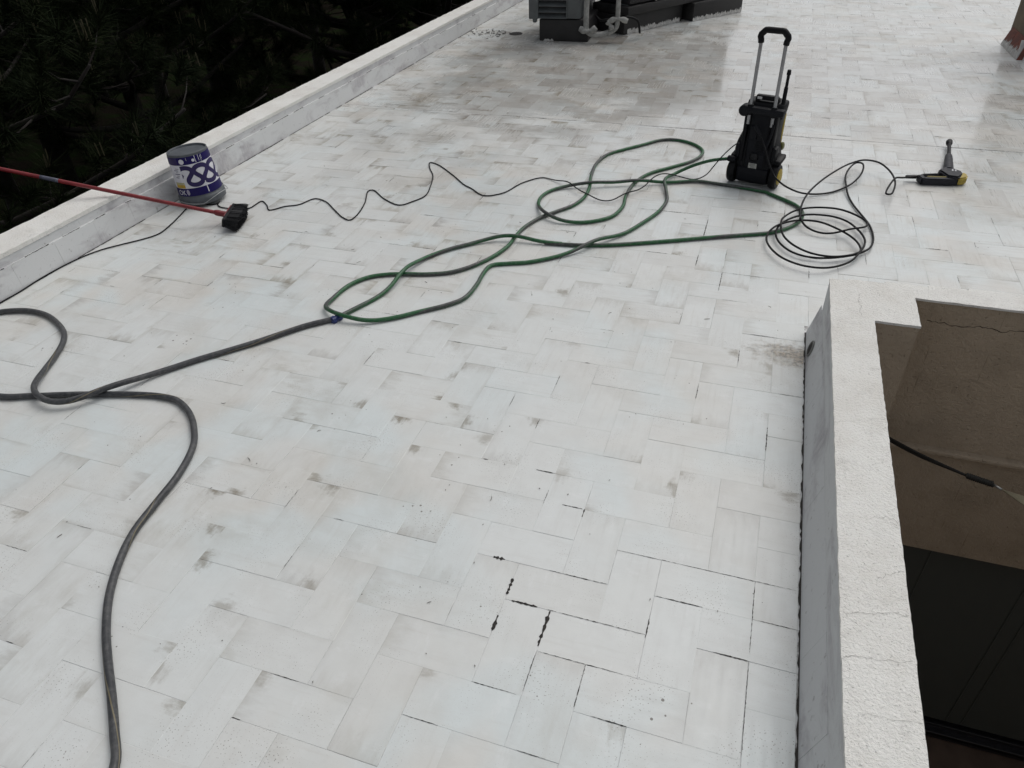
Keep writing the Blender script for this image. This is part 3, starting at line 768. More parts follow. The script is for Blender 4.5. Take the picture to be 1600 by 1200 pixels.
for rep in range(2):                                   # the upper strand climbs over the lower one at every crossing
    for na, (A, ra) in lines.items():
        for nb, (B, rb) in lines.items():
            if rank[nb] < rank[na]: continue
            for i in range(len(A) - 1):
                lo = i + 6 if na == nb else 0
                seg = B[lo:len(B) - 1]
                if not len(seg): continue
                near = np.where(np.hypot(seg[:, 0] - A[i, 0], seg[:, 1] - A[i, 1]) < .05)[0]
                for k in near:
                    j = lo + k
                    if not seg_cross(A[i][:2], A[i + 1][:2], B[j][:2], B[j + 1][:2]): continue
                    up_b = True
                    if na == nb == 'green': up_b = (i < .32 * len(A) and j > .76 * len(A))
                    if na == nb == 'grey': up_b = False
                    (U, iu), (Lo, il) = ((B, j), (A, i)) if up_b else ((A, i), (B, j))
                    need = Lo[il, 2] + ra + rb + .0012 - U[iu, 2]
                    if need > 0: lift(U, iu, need, .05 + 4.5 * (ra + rb))
        A[:, 2] = np.maximum(A[:, 2], ra + .0012)
hg = tag(obj('garden_hose', tube_mesh('garden_hose', lines['grey'][0], .0125, 12, MAT_GREYH)), 'thick dark grey garden hose winding through the left foreground', 'hose')
hn = tag(obj('garden_hose', tube_mesh('garden_hose', lines['green'][0], .0105, 12, MAT_GREEN)), 'green and grey striped garden hose lying in long loops behind the grey hose', 'hose')
c0 = Vector(lines['green'][0][0]); c1 = Vector(lines['green'][0][3]); dr = (c1 - c0).normalized()
bm = bmesh.new()
lathe(bm, [(.0125, -.032), (.0175, -.030), (.0185, -.012), (.0160, -.010), (.0160, .004), (.0190, .006), (.0190, .020), (.0150, .024), (.0125, .025)], 14)
for k in range(10):
    a = k * math.pi / 5
    box(bm, (.0182 * math.cos(a), .0182 * math.sin(a), -.02), (.004, .004, .016), .001, 1)
bmesh.ops.transform(bm, matrix=Matrix.Translation(c0 - dr * .004) @ dr.to_track_quat('Z', 'Y').to_matrix().to_4x4(), verts=bm.verts)
obj('connector', bm, plain('blue plastic', (.015, .03, .14), .4), hn, smooth=True)
cb = tag(obj('power_cable', tube_mesh('power_cable', lines['cable'][0], .0038, 8, MAT_BLACKR)), 'thin black power cable zigzagging from the left parapet to the pressure washer', 'cable')
ph = tag(obj('pressure_hose', tube_mesh('pressure_hose', lines['press'][0], .0056, 10, MAT_BLACKR)), 'black high-pressure hose coiled in rings between the washer and the spray gun', 'hose')

# ---------------------------------------------------------------- pressure washer
MAT_BLK = plain('black washer plastic', (.0035, .0037, .0055), .55, vary=.3, scale=14, bump=.08, bscale=400, spec=.22)
MAT_BLK2 = plain('dark grey washer plastic', (.0065, .007, .0100), .6, vary=.25, scale=14, bump=.08, bscale=400, spec=.22)
MAT_YEL = plain('yellow plastic', (.38, .28, .035), .5, vary=.25, scale=50)
MAT_ALU = plain('dull aluminium tube', (.33, .33, .34), .38, .75, vary=.15)
MAT_PAPER = plain('worn sticker', (.40, .40, .37), .6, vary=.25, scale=120)
wa = thing('pressure_washer', 'black upright pressure washer with a tall grey tube handle and yellow wheel cap', 'pressure washer', (.336, 3.60, 0), R(-15.6))
bm = bmesh.new()                                        # main shell, y = depth away from the viewer
loft(bm, [rrect(cx, .10, z, hw, hd, p) for z, cx, hw, hd, p in
          ((.022, -.004, .112, .092, 5), (.045, -.004, .120, .100, 5), (.12, -.006, .122, .100, 5), (.17, -.012, .134, .098, 5), (.215, -.016, .131, .094, 4.5), (.26, -.018, .122, .088, 4.5),
           (.33, -.008, .106, .082, 4.5), (.40, -.004, .105, .080, 4.5), (.455, -.002, .112, .080, 4.5), (.49, .0, .114, .078, 4.5), (.505, .0, .112, .072, 4.5), (.512, .0, .096, .06, 4))])
obj('body', bm, MAT_BLK, wa, smooth='all')
bm = bmesh.new(); box(bm, (0, .012, .27), (.125, .022, .40), .010, 2); box(bm, (-.03, -.001, .335), (.046, .02, .085), .007, 2)
obj('back_panel', bm, MAT_BLK2, wa, smooth=True)
for s in (-1, 1):
    bm = bmesh.new(); box(bm, (s * .088, .02, .30), (.026, .05, .30), .010, 2)
    obj('side_rib', bm, MAT_BLK, wa, smooth=True)
bm = bmesh.new(); box(bm, (.015, .0, .47), (.235, .052, .042), .012, 2)
lathe(bm, [(.030, -.036), (.034, -.03), (.034, .02), (.03, .026)], 20, (-.105, .012, .462), 'Y')
obj('handle_bracket', bm, MAT_BLK2, wa, smooth=True)
for x in (-.073, .070):
    bm = bmesh.new(); lathe(bm, [(.0105, .385), (.0105, .885)], 16, (x, -.004, 0))
    obj('handle_tube', bm, MAT_ALU, wa, smooth=True)
    bm = bmesh.new(); lathe(bm, [(.017, .44), (.019, .446), (.019, .494), (.016, .50)], 16, (x, -.004, 0))
    obj('tube_collar', bm, MAT_BLK, wa, smooth=True)
path = [(-.073, -.004, .842), (-.075, -.004, .860), (-.081, -.005, .878), (-.079, -.006, .886), (-.058, -.007, .908), (-.053, -.008, .912), (-.044, -.008, .913), (.041, -.008, .913), (.050, -.008, .912), (.055, -.007, .908), (.076, -.006, .886), (.078, -.005, .878), (.072, -.004, .860), (.070, -.004, .842)]
obj('grip', tube_mesh('grip', path, .0175, 12, MAT_BLK), None, wa)
bm = bmesh.new(); box(bm, (.005, .05, .535), (.135, .035, .030), .010, 2)
box(bm, (-.055, .06, .515), (.02, .05, .04), .006, 2); box(bm, (.065, .06, .515), (.02, .05, .04), .006, 2)
obj('carry_handle', bm, MAT_BLK, wa, smooth=True)
obj('sticker', bx((-.038, .0310, .533), (.028, .003, .014), .001, 1), plain('white sticker', (.62, .62, .62), .5), wa)
obj('rating_plate', bx((-.005, -.0005, .128), (.052, .003, .042), .001, 1), MAT_PAPER, wa)
bm = bmesh.new()
for k in range(5): box(bm, (-.005 + (.004 if k % 2 else 0), -.0026, .113 + k * .0075), (.040 - (k % 3) * .008, .0012, .0022))
obj('plate_print', bm, plain('faded print', (.14, .14, .13), .7), wa)
bm = bmesh.new(); box(bm, (-.004, .0, .19), (.05, .014, .05), .012, 3)
obj('vent_recess', bm, plain('recess', (.006, .006, .007), .7), wa, smooth=True)
bm = bmesh.new(); box(bm, (0, .02, .075), (.20, .06, .09), .014, 2); obj('foot', bm, MAT_BLK2, wa, smooth=True)
for s in (-1, 1):
    bm = bmesh.new()
    lathe(bm, [(.055, -.024), (.070, -.022), (.0755, -.014), (.0755, .014), (.070, .022), (.055, .024)], 32, (s * .134, .045, .0765), 'X')
    wh = obj('wheel', bm, MAT_BLKR if False else MAT_BLACKR, wa, smooth=True)
    bm = bmesh.new()
    lathe(bm, [(.050, 0), (.050, s * .006), (.040, s * .011), (.012, s * .013)], 28, (s * (.134 + .022), .045, .0765), 'X')
    obj('hub_cap', bm, MAT_YEL, wh, smooth=True)
    bm = bmesh.new()
    box(bm, (s * .128, .075, .172), (.060, .12, .034), .010, 2, Quaternion((1, 0, 0), R(8)).to_matrix().to_4x4())
    box(bm, (s * .112, .03, .215), (.028, .07, .09), .012, 2)
    obj('wheel_arch', bm, MAT_BLK2 if s < 0 else MAT_BLK, wa, smooth=True)
bm = bmesh.new(); box(bm, (.004, .176, .27), (.19, .030, .32), .012, 2); obj('front_cover', bm, MAT_YEL, wa, smooth=True)
bm = bmesh.new(); lathe(bm, [(.021, 0), (.024, .004), (.024, .016), (.017, .022)], 20, (.098, .176, .225), 'X'); obj('dial', bm, plain('olive plastic', (.12, .12, .03), .5), wa, smooth=True)
bm = bmesh.new()
lathe(bm, [(.012, .42), (.012, .60), (.009, .605), (.009, .67), (.013, .675), (.011, .70)], 14, (.098, .06, 0))
obj('lance_holder', bm, MAT_BLK, wa, smooth=True)
obj('hose_guide', tube_mesh('hose_guide', resample([(.085, -.008, .40), (.078, -.018, .33), (.062, -.016, .26), (.045, -.004, .215)], .01), .0085, 10, MAT_BLK2), None, wa)
for x, z in ((-.052, .10), (.052, .10), (-.052, .42), (.052, .42), (-.088, .30), (.088, .30)):
    bm = bmesh.new(); lathe(bm, [(.0055, -.002), (.0055, .002), (.003, .0025)], 10, (x, -.0015 if abs(x) < .06 else -.007, z), 'Y'); obj('screw', bm, MAT_BLACKR, wa)
for k in range(6):
    obj('vent_slit', bx((.02, -.0012, .225 + k * .012), (.05, .003, .0045), .001, 1), MAT_BLACKR, wa)
for s in (-1, 1):
    obj('shell_seam', bx((s * .0625, .0005, .27), (.0022, .004, .39)), MAT_BLACKR, wa)
bm = bmesh.new(); lathe(bm, [(.011, -.03), (.0125, -.026), (.0125, .03), (.010, .034)], 14, (0, 0, 0))
q0, q1 = Vector(PRESSURE_PATH[0]), Vector(PRESSURE_PATH[1])
mloc = Matrix.Translation((.336, 3.60, 0)) @ Matrix.Rotation(R(-15.6), 4, 'Z')
bmesh.ops.transform(bm, matrix=mloc.inverted() @ Matrix.Translation(q0) @ (q1 - q0).to_track_quat('Z', 'Y').to_matrix().to_4x4(), verts=bm.verts)
obj('hose_coupling', bm, MAT_BLK2, wa, smooth=True)
bm = bmesh.new(); lathe(bm, [(.016, -.02), (.019, -.014), (.019, .016), (.015, .03)], 14, (-.145, -.005, .157), 'X'); obj('water_inlet', bm, MAT_BLK2, wa, smooth=True)

# ---------------------------------------------------------------- spray gun lying on its side
gu = thing('spray_gun', 'dark grey spray gun with yellow butt lying on the tiles right of the washer', 'spray gun', (1.565, 3.965, 0), R(-7.4))
MAT_GUN = plain('dark grey gun plastic', (.018, .019, .026), .5, vary=.25, scale=40, spec=.25)
def prism(bm, pts, z0, z1, bev=.006):
    lo = [bm.verts.new((x, y, z0)) for x, y in pts]; hi = [bm.verts.new((x, y, z1)) for x, y in pts]
    n = len(pts); new = [bm.faces.new(list(reversed(lo))), bm.faces.new(hi)]
    for i in range(n): new.append(bm.faces.new((lo[i], lo[(i + 1) % n], hi[(i + 1) % n], hi[i])))
    es = list({e for f in new for e in f.edges})
    if bev: bmesh.ops.bevel(bm, geom=es, offset=bev, segments=2, affect='EDGES')
bm = bmesh.new()                                        # closed loop handle
prism(bm, [(-.225, -.048), (-.06, -.052), (.005, -.045), (-.02, -.018), (-.205, -.012)], .004, .046)
prism(bm, [(-.236, .022), (-.228, -.046), (-.198, -.040), (-.196, .030)], .004, .046)
prism(bm, [(-.232, .020), (-.10, .040), (-.085, .064), (-.195, .048)], .006, .044)
GR = Matrix.Rotation(R(19), 4, 'Z'); bmesh.ops.transform(bm, matrix=GR, verts=bm.verts)
obj('handle', bm, MAT_GUN, gu, smooth=True)
bm = bmesh.new(); prism(bm, [(-.115, .045), (-.06, -.052), (.005, -.054), (.03, .02), (.02, .062), (-.035, .105), (-.085, .105)], .002, .062, .010)
obj('body', bm, MAT_GUN, gu, smooth=True)
bm = bmesh.new(); prism(bm, [(.004, -.056), (.046, -.03), (.060, .02), (.045, .055), (.024, .058), (.034, .018), (.012, -.02), (-.012, -.054)], .006, .054, .008)
bmesh.ops.transform(bm, matrix=Matrix.Rotation(R(9), 4, 'Z'), verts=bm.verts)
obj('butt', bm, MAT_YEL, gu, smooth=True)
bm = bmesh.new(); prism(bm, [(-.19, -.016), (-.06, -.022), (-.052, -.014), (-.185, -.008)], .014, .0495, .003)
bmesh.ops.transform(bm, matrix=GR, verts=bm.verts)
obj('trigger', bm, plain('pale yellow plastic', (.55, .47, .20), .5), gu, smooth=True)
bm = bmesh.new()
lathe(bm, [(.031, .09), (.029, .18), (.025, .34), (.021, .40), (.013, .425)], 24, (-.052, 0, .036), 'Y')
obj('barrel', bm, MAT_GUN, gu, smooth=True)
bm = bmesh.new(); lathe(bm, [(.0125, .32), (.0115, .50), (.0125, .69)], 16, (-.050, 0, .038), 'Y'); obj('lance', bm, MAT_BLK2, gu, smooth=True)
bm = bmesh.new(); lathe(bm, [(.0125, .645), (.0175, .655), (.0205, .672), (.0210, .705), (.018, .716), (.010, .718)], 24, (-.050, 0, .038), 'Y'); obj('nozzle', bm, MAT_BLK, gu, smooth=True)
bm = bmesh.new()
for k in range(2): box(bm, (-.035 + .017 * k, .052, .0633), (.009, .034, .001))
obj('emblem', bm, plain('printed emblem', (.42, .43, .45), .5), gu)
bm = bmesh.new(); lathe(bm, [(.008, -.30), (.011, -.295), (.011, -.235), (.013, -.225)], 14, (0, .026, .028), 'X'); bmesh.ops.transform(bm, matrix=GR, verts=bm.verts)
obj('hose_sleeve', bm, MAT_BLK, gu, smooth=True)

# ---------------------------------------------------------------- paint bucket turned upside down
BK = Vector((-3.002, 2.525, .012))
bu = bpy.data.objects.new('paint_bucket', None); C.objects.link(bu); bu.empty_display_size = .1
tag(bu, 'purple and white paint bucket standing upside down against the left parapet', 'bucket')
bu.location = BK
VIEW = math.atan2(-1.147 - BK.y, .3585 - BK.x)
bu.rotation_euler = (Quaternion((0, 1, 0), R(-4.0)) @ Quaternion((1, 0, 0), R(1.0)) @ Quaternion((0, 0, 1), VIEW)).to_euler()
RB, RT, BH = .138, .121, .316
def cone(phi, v, off=.0):                               # v 0..1 up the label height
    z = .062 + v * (BH - .062 - .012); r = RB + (RT - RB) * (z / BH) + off
    return (r * math.cos(R(phi)), r * math.sin(R(phi)), z)
MAT_BG = plain('grey bucket plastic', (.085, .095, .105), .42, vary=.2)
bm = bmesh.new()
lathe(bm, [(RB - .006, .0), (RB + .006, .004), (RB + .008, .026), (RB + .005, .046), (RB + .001, .050), (RB - .0025, .055), (RT + .0005, BH - .012), (RT, BH - .002), (RT - .004, BH), (RT - .008, BH - .002), (RT - .011, BH - .012), (.04, BH - .010), (.002, BH - .010)], 64)
obj('shell', bm, MAT_BG, bu, smooth=True)
def patch(name, p0, p1, v0, v1, off, mat, n=None):
    n = n or max(2, int((p1 - p0) / 4)); bm = bmesh.new(); rows = []
    for k in range(n + 1):
        ph_ = p0 + (p1 - p0) * k / n
        rows.append([bm.verts.new(cone(ph_, v0 + (v1 - v0) * q / 4, off)) for q in range(5)])
    for a, b in zip(rows, rows[1:]):
        for q in range(4): bm.faces.new((a[q], b[q], b[q + 1], a[q + 1]))
    return obj(name, bm, mat, bu, smooth=True)
MAT_PUR = plain('purple label print', (.011, .006, .085), .5, vary=.15, spec=.2)
MAT_PUR2 = plain('violet ribbon print', (.034, .026, .095), .5, vary=.15, spec=.2)
MAT_WHT = plain('white label print', (.66, .66, .70), .5, vary=.08)
MAT_LTX = plain('grey label print', (.20, .20, .22), .5)
patch('label', -180, 180, 0.0, .98, .0012, MAT_WHT, 90)
patch('label_band', -180, 180, .80, .99, .0018, MAT_PUR, 90)
patch('label_band', -180, 180, .0, .205, .0018, MAT_PUR, 90)
patch('label_panel', -70, -38, .81, .98, .0022, MAT_PUR2)
patch('label_panel', -68, -36, .215, .30, .0022, plain('yellow label print', (.50, .32, .03), .5))
patch('label_panel', -68, -36, .30, .36, .0022, plain('pale yellow label print', (.45, .42, .25), .5))
for k in range(6): patch('label_print', -58 + (k % 2) * 6, -46 + (k % 3) * 3, .48 + k * .045, .495 + k * .045, .0022, MAT_LTX if k % 2 else MAT_PUR)
for ph_, v, rr in ((-25, .885, .085), (8, .885, .05)):
    bm = bmesh.new(); ce = bm.verts.new(cone(ph_, v, .0026)); ring = [bm.verts.new(cone(ph_ + rr * 85 * math.cos(t), v + rr * .75 * math.sin(t), .0026)) for t in [i * math.pi / 10 for i in range(20)]]
    for i in range(20): bm.faces.new((ce, ring[i], ring[(i + 1) % 20]))
    obj('label_emblem', bm, MAT_WHT, bu)
def meander():
    """ribbon that winds up and down round the bucket"""
    om, n = R(118), 420; pts = []; x = y = 0.0; ds = 1.0 / 60
    for i in range(n):
        th = om * math.cos(2 * math.pi * i / 60.0)
        pts.append((x, y)); x += math.cos(th) * ds; y += math.sin(th) * ds
    return pts
mp = meander()
xs_ = [p[0] for p in mp]; ys_ = [p[1] for p in mp]; per = mp[60][0] - mp[0][0]; ymid = (max(ys_) + min(ys_)) / 2; ya_ = (max(ys_) - min(ys_)) / 2
bm = bmesh.new(); prev = None
PHI = 43.0                                              # degrees per repeat
cen = [(-34 + p[0] / per * PHI, .505 + (p[1] - ymid) / ya_ * .225) for p in mp]
for i, (a, v) in enumerate(cen):
    if a > 200: break
    a2, v2 = cen[min(i + 1, len(cen) - 1)]; a1, v1 = cen[max(i - 1, 0)]
    dx, dy = (a2 - a1) * .134 * math.pi / 180, (v2 - v1) * (BH - .074); L_ = math.hypot(dx, dy) or 1
    hw = .0135; nx, ny = -dy / L_ * hw, dx / L_ * hw
    lft = (max(-35, a + nx / .134 * 180 / math.pi), v + ny / (BH - .074)); rgt = (max(-35, a - nx / .134 * 180 / math.pi), v - ny / (BH - .074))
    cur = (bm.verts.new(cone(*lft, .0022)), bm.verts.new(cone(*rgt, .0022)))
    if prev: bm.faces.new((prev[0], prev[1], cur[1], cur[0]))
    prev = cur
obj('label_ribbon', bm, MAT_PUR2, bu)
fc = bpy.data.curves.new('lettering', 'FONT'); fc.body = 'OK'; fc.size = .044
fo = bpy.data.objects.new('lettering', fc); C.objects.link(fo)
bpy.context.view_layer.update()
me = bpy.data.meshes.new_from_object(fo.evaluated_get(bpy.context.evaluated_depsgraph_get()))
C.objects.unlink(fo); bpy.data.objects.remove(fo)
bm = bmesh.new(); bm.from_mesh(me); bmesh.ops.subdivide_edges(bm, edges=[e for e in bm.edges if e.calc_length() > .008], cuts=2)
for v in bm.verts: v.co = Vector(cone(-66 + v.co.x / .140 * 180 / math.pi, .035 + v.co.y / (BH - .074), .0028))
me2 = bpy.data.meshes.new('lettering'); bm.to_mesh(me2); bm.free()
obj('lettering', me2, MAT_WHT, bu)
bm = bmesh.new(); ce = bm.verts.new(cone(-33, .105, .0028)); ring = [bm.verts.new(cone(-33 + 4.5 * math.cos(t), .105 + .075 * math.sin(t), .0028)) for t in [i * math.pi / 9 for i in range(18)]]
for i in range(18): bm.faces.new((ce, ring[i], ring[(i + 1) % 18]))
obj('label_emblem', bm, plain('pale violet print', (.30, .28, .36), .5), bu)
bm = bmesh.new()                                        # white paint that ran down the side
for ph_, v0, v1, w0 in ((14, .99, .82, 1.6), (24, .99, .84, 1.2), (30, .96, .80, 1.0), (33, .98, .86, .9), (20, .33, .04, 2.2), (-10, .97, .90, .7)):
    n = 8; prev = None
    for i in range(n + 1):
        v = v0 + (v1 - v0) * i / n; ww = w0 * (.7 + .5 * rnd.random()) / 2; dd = rnd.uniform(-.3, .3)
        cur = (bm.verts.new(cone(ph_ + dd - ww, v, .0032)), bm.verts.new(cone(ph_ + dd + ww, v, .0032)))
        if prev: bm.faces.new((prev[0], prev[1], cur[1], cur[0]))
        prev = cur
o = obj('paint_drip', bm, MAT_WHT, bu); o['kind'] = 'stuff'
for s in (-1, 1):
    bm = bmesh.new(); lathe(bm, [(.016, -.004), (.017, .010), (.010, .012)], 16, (0, 0, 0))
    bmesh.ops.transform(bm, matrix=Matrix.Rotation(R(-62 + (180 if s > 0 else 0)), 4, 'Z') @ Matrix.Translation((RB + .005, 0, .034)) @ Matrix.Rotation(R(90), 4, 'Y'), verts=bm.verts)
    obj('handle_lug', bm, MAT_BG, bu, smooth=True)
hb = []
for i in range(19):
    a = R(-62 + 180 * i / 18); s = math.sin(math.pi * i / 18)
    hb.append(((RB + .016 + .010 * s) * math.cos(a), (RB + .016 + .010 * s) * math.sin(a), .034 - .022 * s + .035 * max(0, math.sin(2 * math.pi * (i - 6) / 18)) * (6 <= i <= 15)))
obj('bail_handle', tube_mesh('bail_handle', resample(hb, .008), .0022, 8, plain('galvanised wire', (.35, .36, .36), .4, .6)), None, bu)

# ---------------------------------------------------------------- broom leaning on the parapet
H0 = Vector((-2.598, 2.233, .060)); H1 = Vector((-3.129, 2.034, .2165))
ax_ = (H1 - H0).normalized()
br = thing('broom', 'red broom with black bristles lying head down with its pole on the left parapet', 'broom', tuple(H0))
MAT_RED = plain('red painted pole', (.19, .014, .018), .38, vary=.2, scale=20)
p_end = H0 + ax_ * 1.32
for s in (0,):
    obj('pole', tube_mesh('pole', [tuple(ax_ * t) for t in np.linspace(.03, 1.285, 30)], .0115, 14, MAT_RED), None, br)
obj('pole_band', tube_mesh('pole_band', [tuple(ax_ * t) for t in np.linspace(.935, 1.035, 6)], .0119, 14, plain('blue grey band', (.07, .075, .11), .45)), None, br)
obj('end_cap', tube_mesh('end_cap', [tuple(ax_ * t) for t in np.linspace(1.275, 1.33, 5)], .0128, 14, MAT_BLK), None, br)
obj('ferrule', tube_mesh('ferrule', [tuple(ax_ * t) for t in np.linspace(.0, .075, 8)], .0185, 14, MAT_RED, taper=lambda t: 1.0 if t < .8 else 1 - (t - .8) * 1.6), None, br)
dd_ = -ax_                                              # bristles point on along the pole
lx = Vector((.37, -.93, 0)); lx = (lx - dd_ * lx.dot(dd_)).normalized(); nx_ = dd_.cross(lx).normalized()
if nx_.z < 0: nx_ = -nx_
fr = Matrix((lx, nx_, dd_)).transposed().to_4x4()
bm = bmesh.new(); box(bm, (0, 0, .008), (.245, .056, .020), .009, 2); bmesh.ops.transform(bm, matrix=fr, verts=bm.verts)
obj('head_block', bm, MAT_BLK, br, smooth=True)
bm = bmesh.new(); box(bm, (-.02, .004, -.004), (.16, .034, .010), .004, 2); bmesh.ops.transform(bm, matrix=fr, verts=bm.verts)
obj('head_plate', bm, MAT_RED, br, smooth=True)
bm = bmesh.new(); rb2 = random.Random(5)
MAT_BRI = plain('black bristles', (.008, .008, .010), .6, vary=.4, scale=200)
for i in range(2300):
    u, v = rb2.uniform(-1, 1), rb2.uniform(-1, 1)
    b0 = Vector((u * .119, v * .025, .016)); L_ = .080 + rb2.gauss(0, .004) - .012 * u * u
    tip = Vector((u * .130 + rb2.gauss(0, .003), v * .036 + rb2.gauss(0, .003), .016 + L_))
    wv = Vector((rb2.uniform(-1, 1), rb2.uniform(-1, 1), 0)).normalized() * .0016
    bm.faces.new([bm.verts.new(fr @ q) for q in (b0 - wv, b0 + wv, tip + wv * .6, tip - wv * .6)])
o = obj('bristles', bm, MAT_BRI, br)
bm = bmesh.new()
loft(bm, [[fr @ Vector(q) for q in rrect(0, 0, z, hw, hd, 5, 24)] for z, hw, hd in ((.016, .117, .024), (.05, .121, .029), (.078, .124, .033), (.084, .112, .024))])
obj('bristle_core', bm, MAT_BRI, br)
# floor contact: drop the head so that the lowest bristles touch the tiles

# ---------------------------------------------------------------- air-conditioning plant at the far end
MAT_STEEL = plain('grey coated steel', (.105, .115, .118), .5, vary=.18, scale=9)
MAT_STEEL2 = plain('dark grey slat', (.075, .083, .086), .5, vary=.18, scale=9)
MAT_BITU = plain('black bitumen coat', (.020, .019, .019), .62, vary=.45, scale=7, bump=.25, bscale=60)
MAT_LAG = plain('weathered pipe lagging', (.30, .30, .285), .7, vary=.3, scale=25, bump=.4, bscale=70)
def local(name, label, cat, loc, rz): return thing(name, label, cat, loc, rz)
ac = local('air_conditioner', 'grey louvred air conditioning unit at the top edge left of the two pipes', 'air conditioner', (-2.19, 7.415, .226), R(3.5))
bm = bmesh.new(); box(bm, (.185, .48, .40), (.56, .90, .78), .008, 2); obj('casing', bm, MAT_STEEL2, ac, smooth=True)
bm = bmesh.new(); box(bm, (-.060, -.006, .40), (.105, .06, .80), .006, 2); box(bm, (-.05, -.006, -.012), (.045, .045, .05), .01, 1); obj('corner_post', bm, MAT_STEEL, ac, smooth=True)
bm = bmesh.new(); box(bm, (.385, -.004, .405), (.155, .05, .79), .005, 2); box(bm, (.31, -.012, .405), (.010, .05, .79), .002, 1); obj('side_panel', bm, MAT_STEEL, ac, smooth=True)
for k in range(13):
    bm = bmesh.new()
    loft(bm, [[(x, -.034, .012 + k * .06), (x, -.030, .006 + k * .06), (x, .02, .040 + k * .06), (x, .02, .048 + k * .06)] for x in (-.008, .305)])
    obj('slat', bm, MAT_STEEL, ac)
bm = bmesh.new(); box(bm, (.15, .03, .40), (.31, .02, .78)); obj('louvre_back', bm, MAT_BITU, ac)
pb = local('plinth_block', 'black coated plinth block under the grey air conditioning unit', 'plinth', (-2.19, 7.404, 0), R(3.5))
obj('block', bx((.275, .47, .112), (.55, .94, .2225), .012, 2), MAT_BITU, pb, smooth=True)
def smear(parent, x0, x1, y, h, seed, frac=.7):
    """white roof paint slopped up the foot of a block: x0..x1 on its front face"""
    r2 = random.Random(seed); bm = bmesh.new(); n = int((x1 - x0) / .012); prev = None
    for i in range(n + 1):
        x = x0 + (x1 - x0) * i / n
        on = mnoise.noise(Vector((x * 5, seed, 0))) > -.55 + (1 - frac)
        hh = (h * (.5 + .6 * r2.random()) if on else .001)
        cur = (bm.verts.new((x, y, .002)), bm.verts.new((x, y, .002 + hh)))
        if prev: bm.faces.new((prev[0], cur[0], cur[1], prev[1]))
        prev = cur
    return obj('paint_smear', bm, MAT_SMEAR, parent)
smear(pb, .01, .54, -.003, .028, 3, .35)
dirv = math.atan2(8.774 - 7.8685, -.798 + 1.3228)
p1 = local('plinth_block', 'long black plinth block with white paint along its foot beside the pipes', 'plinth', (-1.3228, 7.8685, 0), dirv)
obj('block', bx((.52, .26, .10), (1.05, .52, .198), .012, 2), MAT_BITU, p1, smooth=True)
smear(p1, .05, 1.0, -.003, .055, 5, .8)
dirv2 = math.atan2(9.4593 - 8.7572, -.1499 + .6659)
p2 = local('plinth_block', 'black plinth block farthest right below the dark machine with white painted foot', 'plinth', (-.6659, 8.7572, 0), dirv2)
obj('block', bx((.44, .26, .10), (.875, .52, .198), .012, 2), MAT_BITU, p2, smooth=True)
smear(p2, .0, .86, -.003, .055, 9, .9)
mc = local('machine_housing', 'large black machine housing resting on the two long plinth blocks', 'machine', (-1.20, 7.93, .202), dirv - R(1.5))
obj('base_frame', bx((.90, .30, .045), (2.05, .56, .088), .012, 2), MAT_BITU, mc, smooth=True)
obj('housing', bx((.90, .36, .50), (1.95, .62, .80), .02, 2), plain('black machine panel', (.017, .017, .018), .5, vary=.35, scale=5), mc, smooth=True)
obj('foot', bx((-.02, .16, .06), (.08, .10, .11), .01, 1), MAT_STEEL, mc)
bm = bmesh.new(); lathe(bm, [(.018, 0), (.022, .006), (.012, .016)], 12, (.35, .028, .12), 'Y'); obj('paint_splash', bm, MAT_SMEAR, mc, smooth=True)
def pipe(label, pts, rad, ell):
    o = tag(obj('lagged_pipe', tube_mesh('lagged_pipe', resample(pts, .02), rad, 12, MAT_LAG)), label, 'pipe')
    for k, e in enumerate(ell):
        obj('torn_lagging', tube_mesh('torn_lagging', resample(e, .012), rad * 1.18, 10, MAT_LAG, taper=lambda t: .8 + .35 * math.sin(9 * t + k) * math.sin(math.pi * t)), None, o)
    return o
pipe('pale lagged pipe rising beside the grey air conditioning unit', [(-1.655, 7.39, 1.0), (-1.655, 7.39, .5), (-1.655, 7.39, .20), (-1.65, 7.39, .135), (-1.59, 7.40, .090), (-1.50, 7.43, .083), (-1.42, 7.48, .10)], .030,
     [[(-1.72, 7.375, .150), (-1.66, 7.365, .128), (-1.58, 7.375, .135), (-1.545, 7.39, .165)]])
pipe('pale lagged pipe rising in front of the long black plinth block', [(-1.335, 7.50, 1.0), (-1.335, 7.50, .5), (-1.335, 7.50, .24), (-1.345, 7.50, .15), (-1.40, 7.485, .105), (-1.47, 7.45, .088)], .026,
     [[(-1.43, 7.47, .20), (-1.36, 7.475, .235), (-1.29, 7.48, .235), (-1.22, 7.49, .215)], [(-1.44, 7.46, .21), (-1.40, 7.46, .17), (-1.38, 7.46, .13)]])
cd = tag(obj('refrigerant_line', tube_mesh('refrigerant_line', resample([(-1.60, 7.60, .24), (-1.52, 7.52, .21), (-1.44, 7.50, .225), (-1.37, 7.52, .20), (-1.25, 7.58, .24), (-1.14, 7.66, .19), (-1.12, 7.72, .06)], .02), .013, 10, MAT_BLACKR)), 'thin black refrigerant line looping behind the two pale pipes', 'pipe')

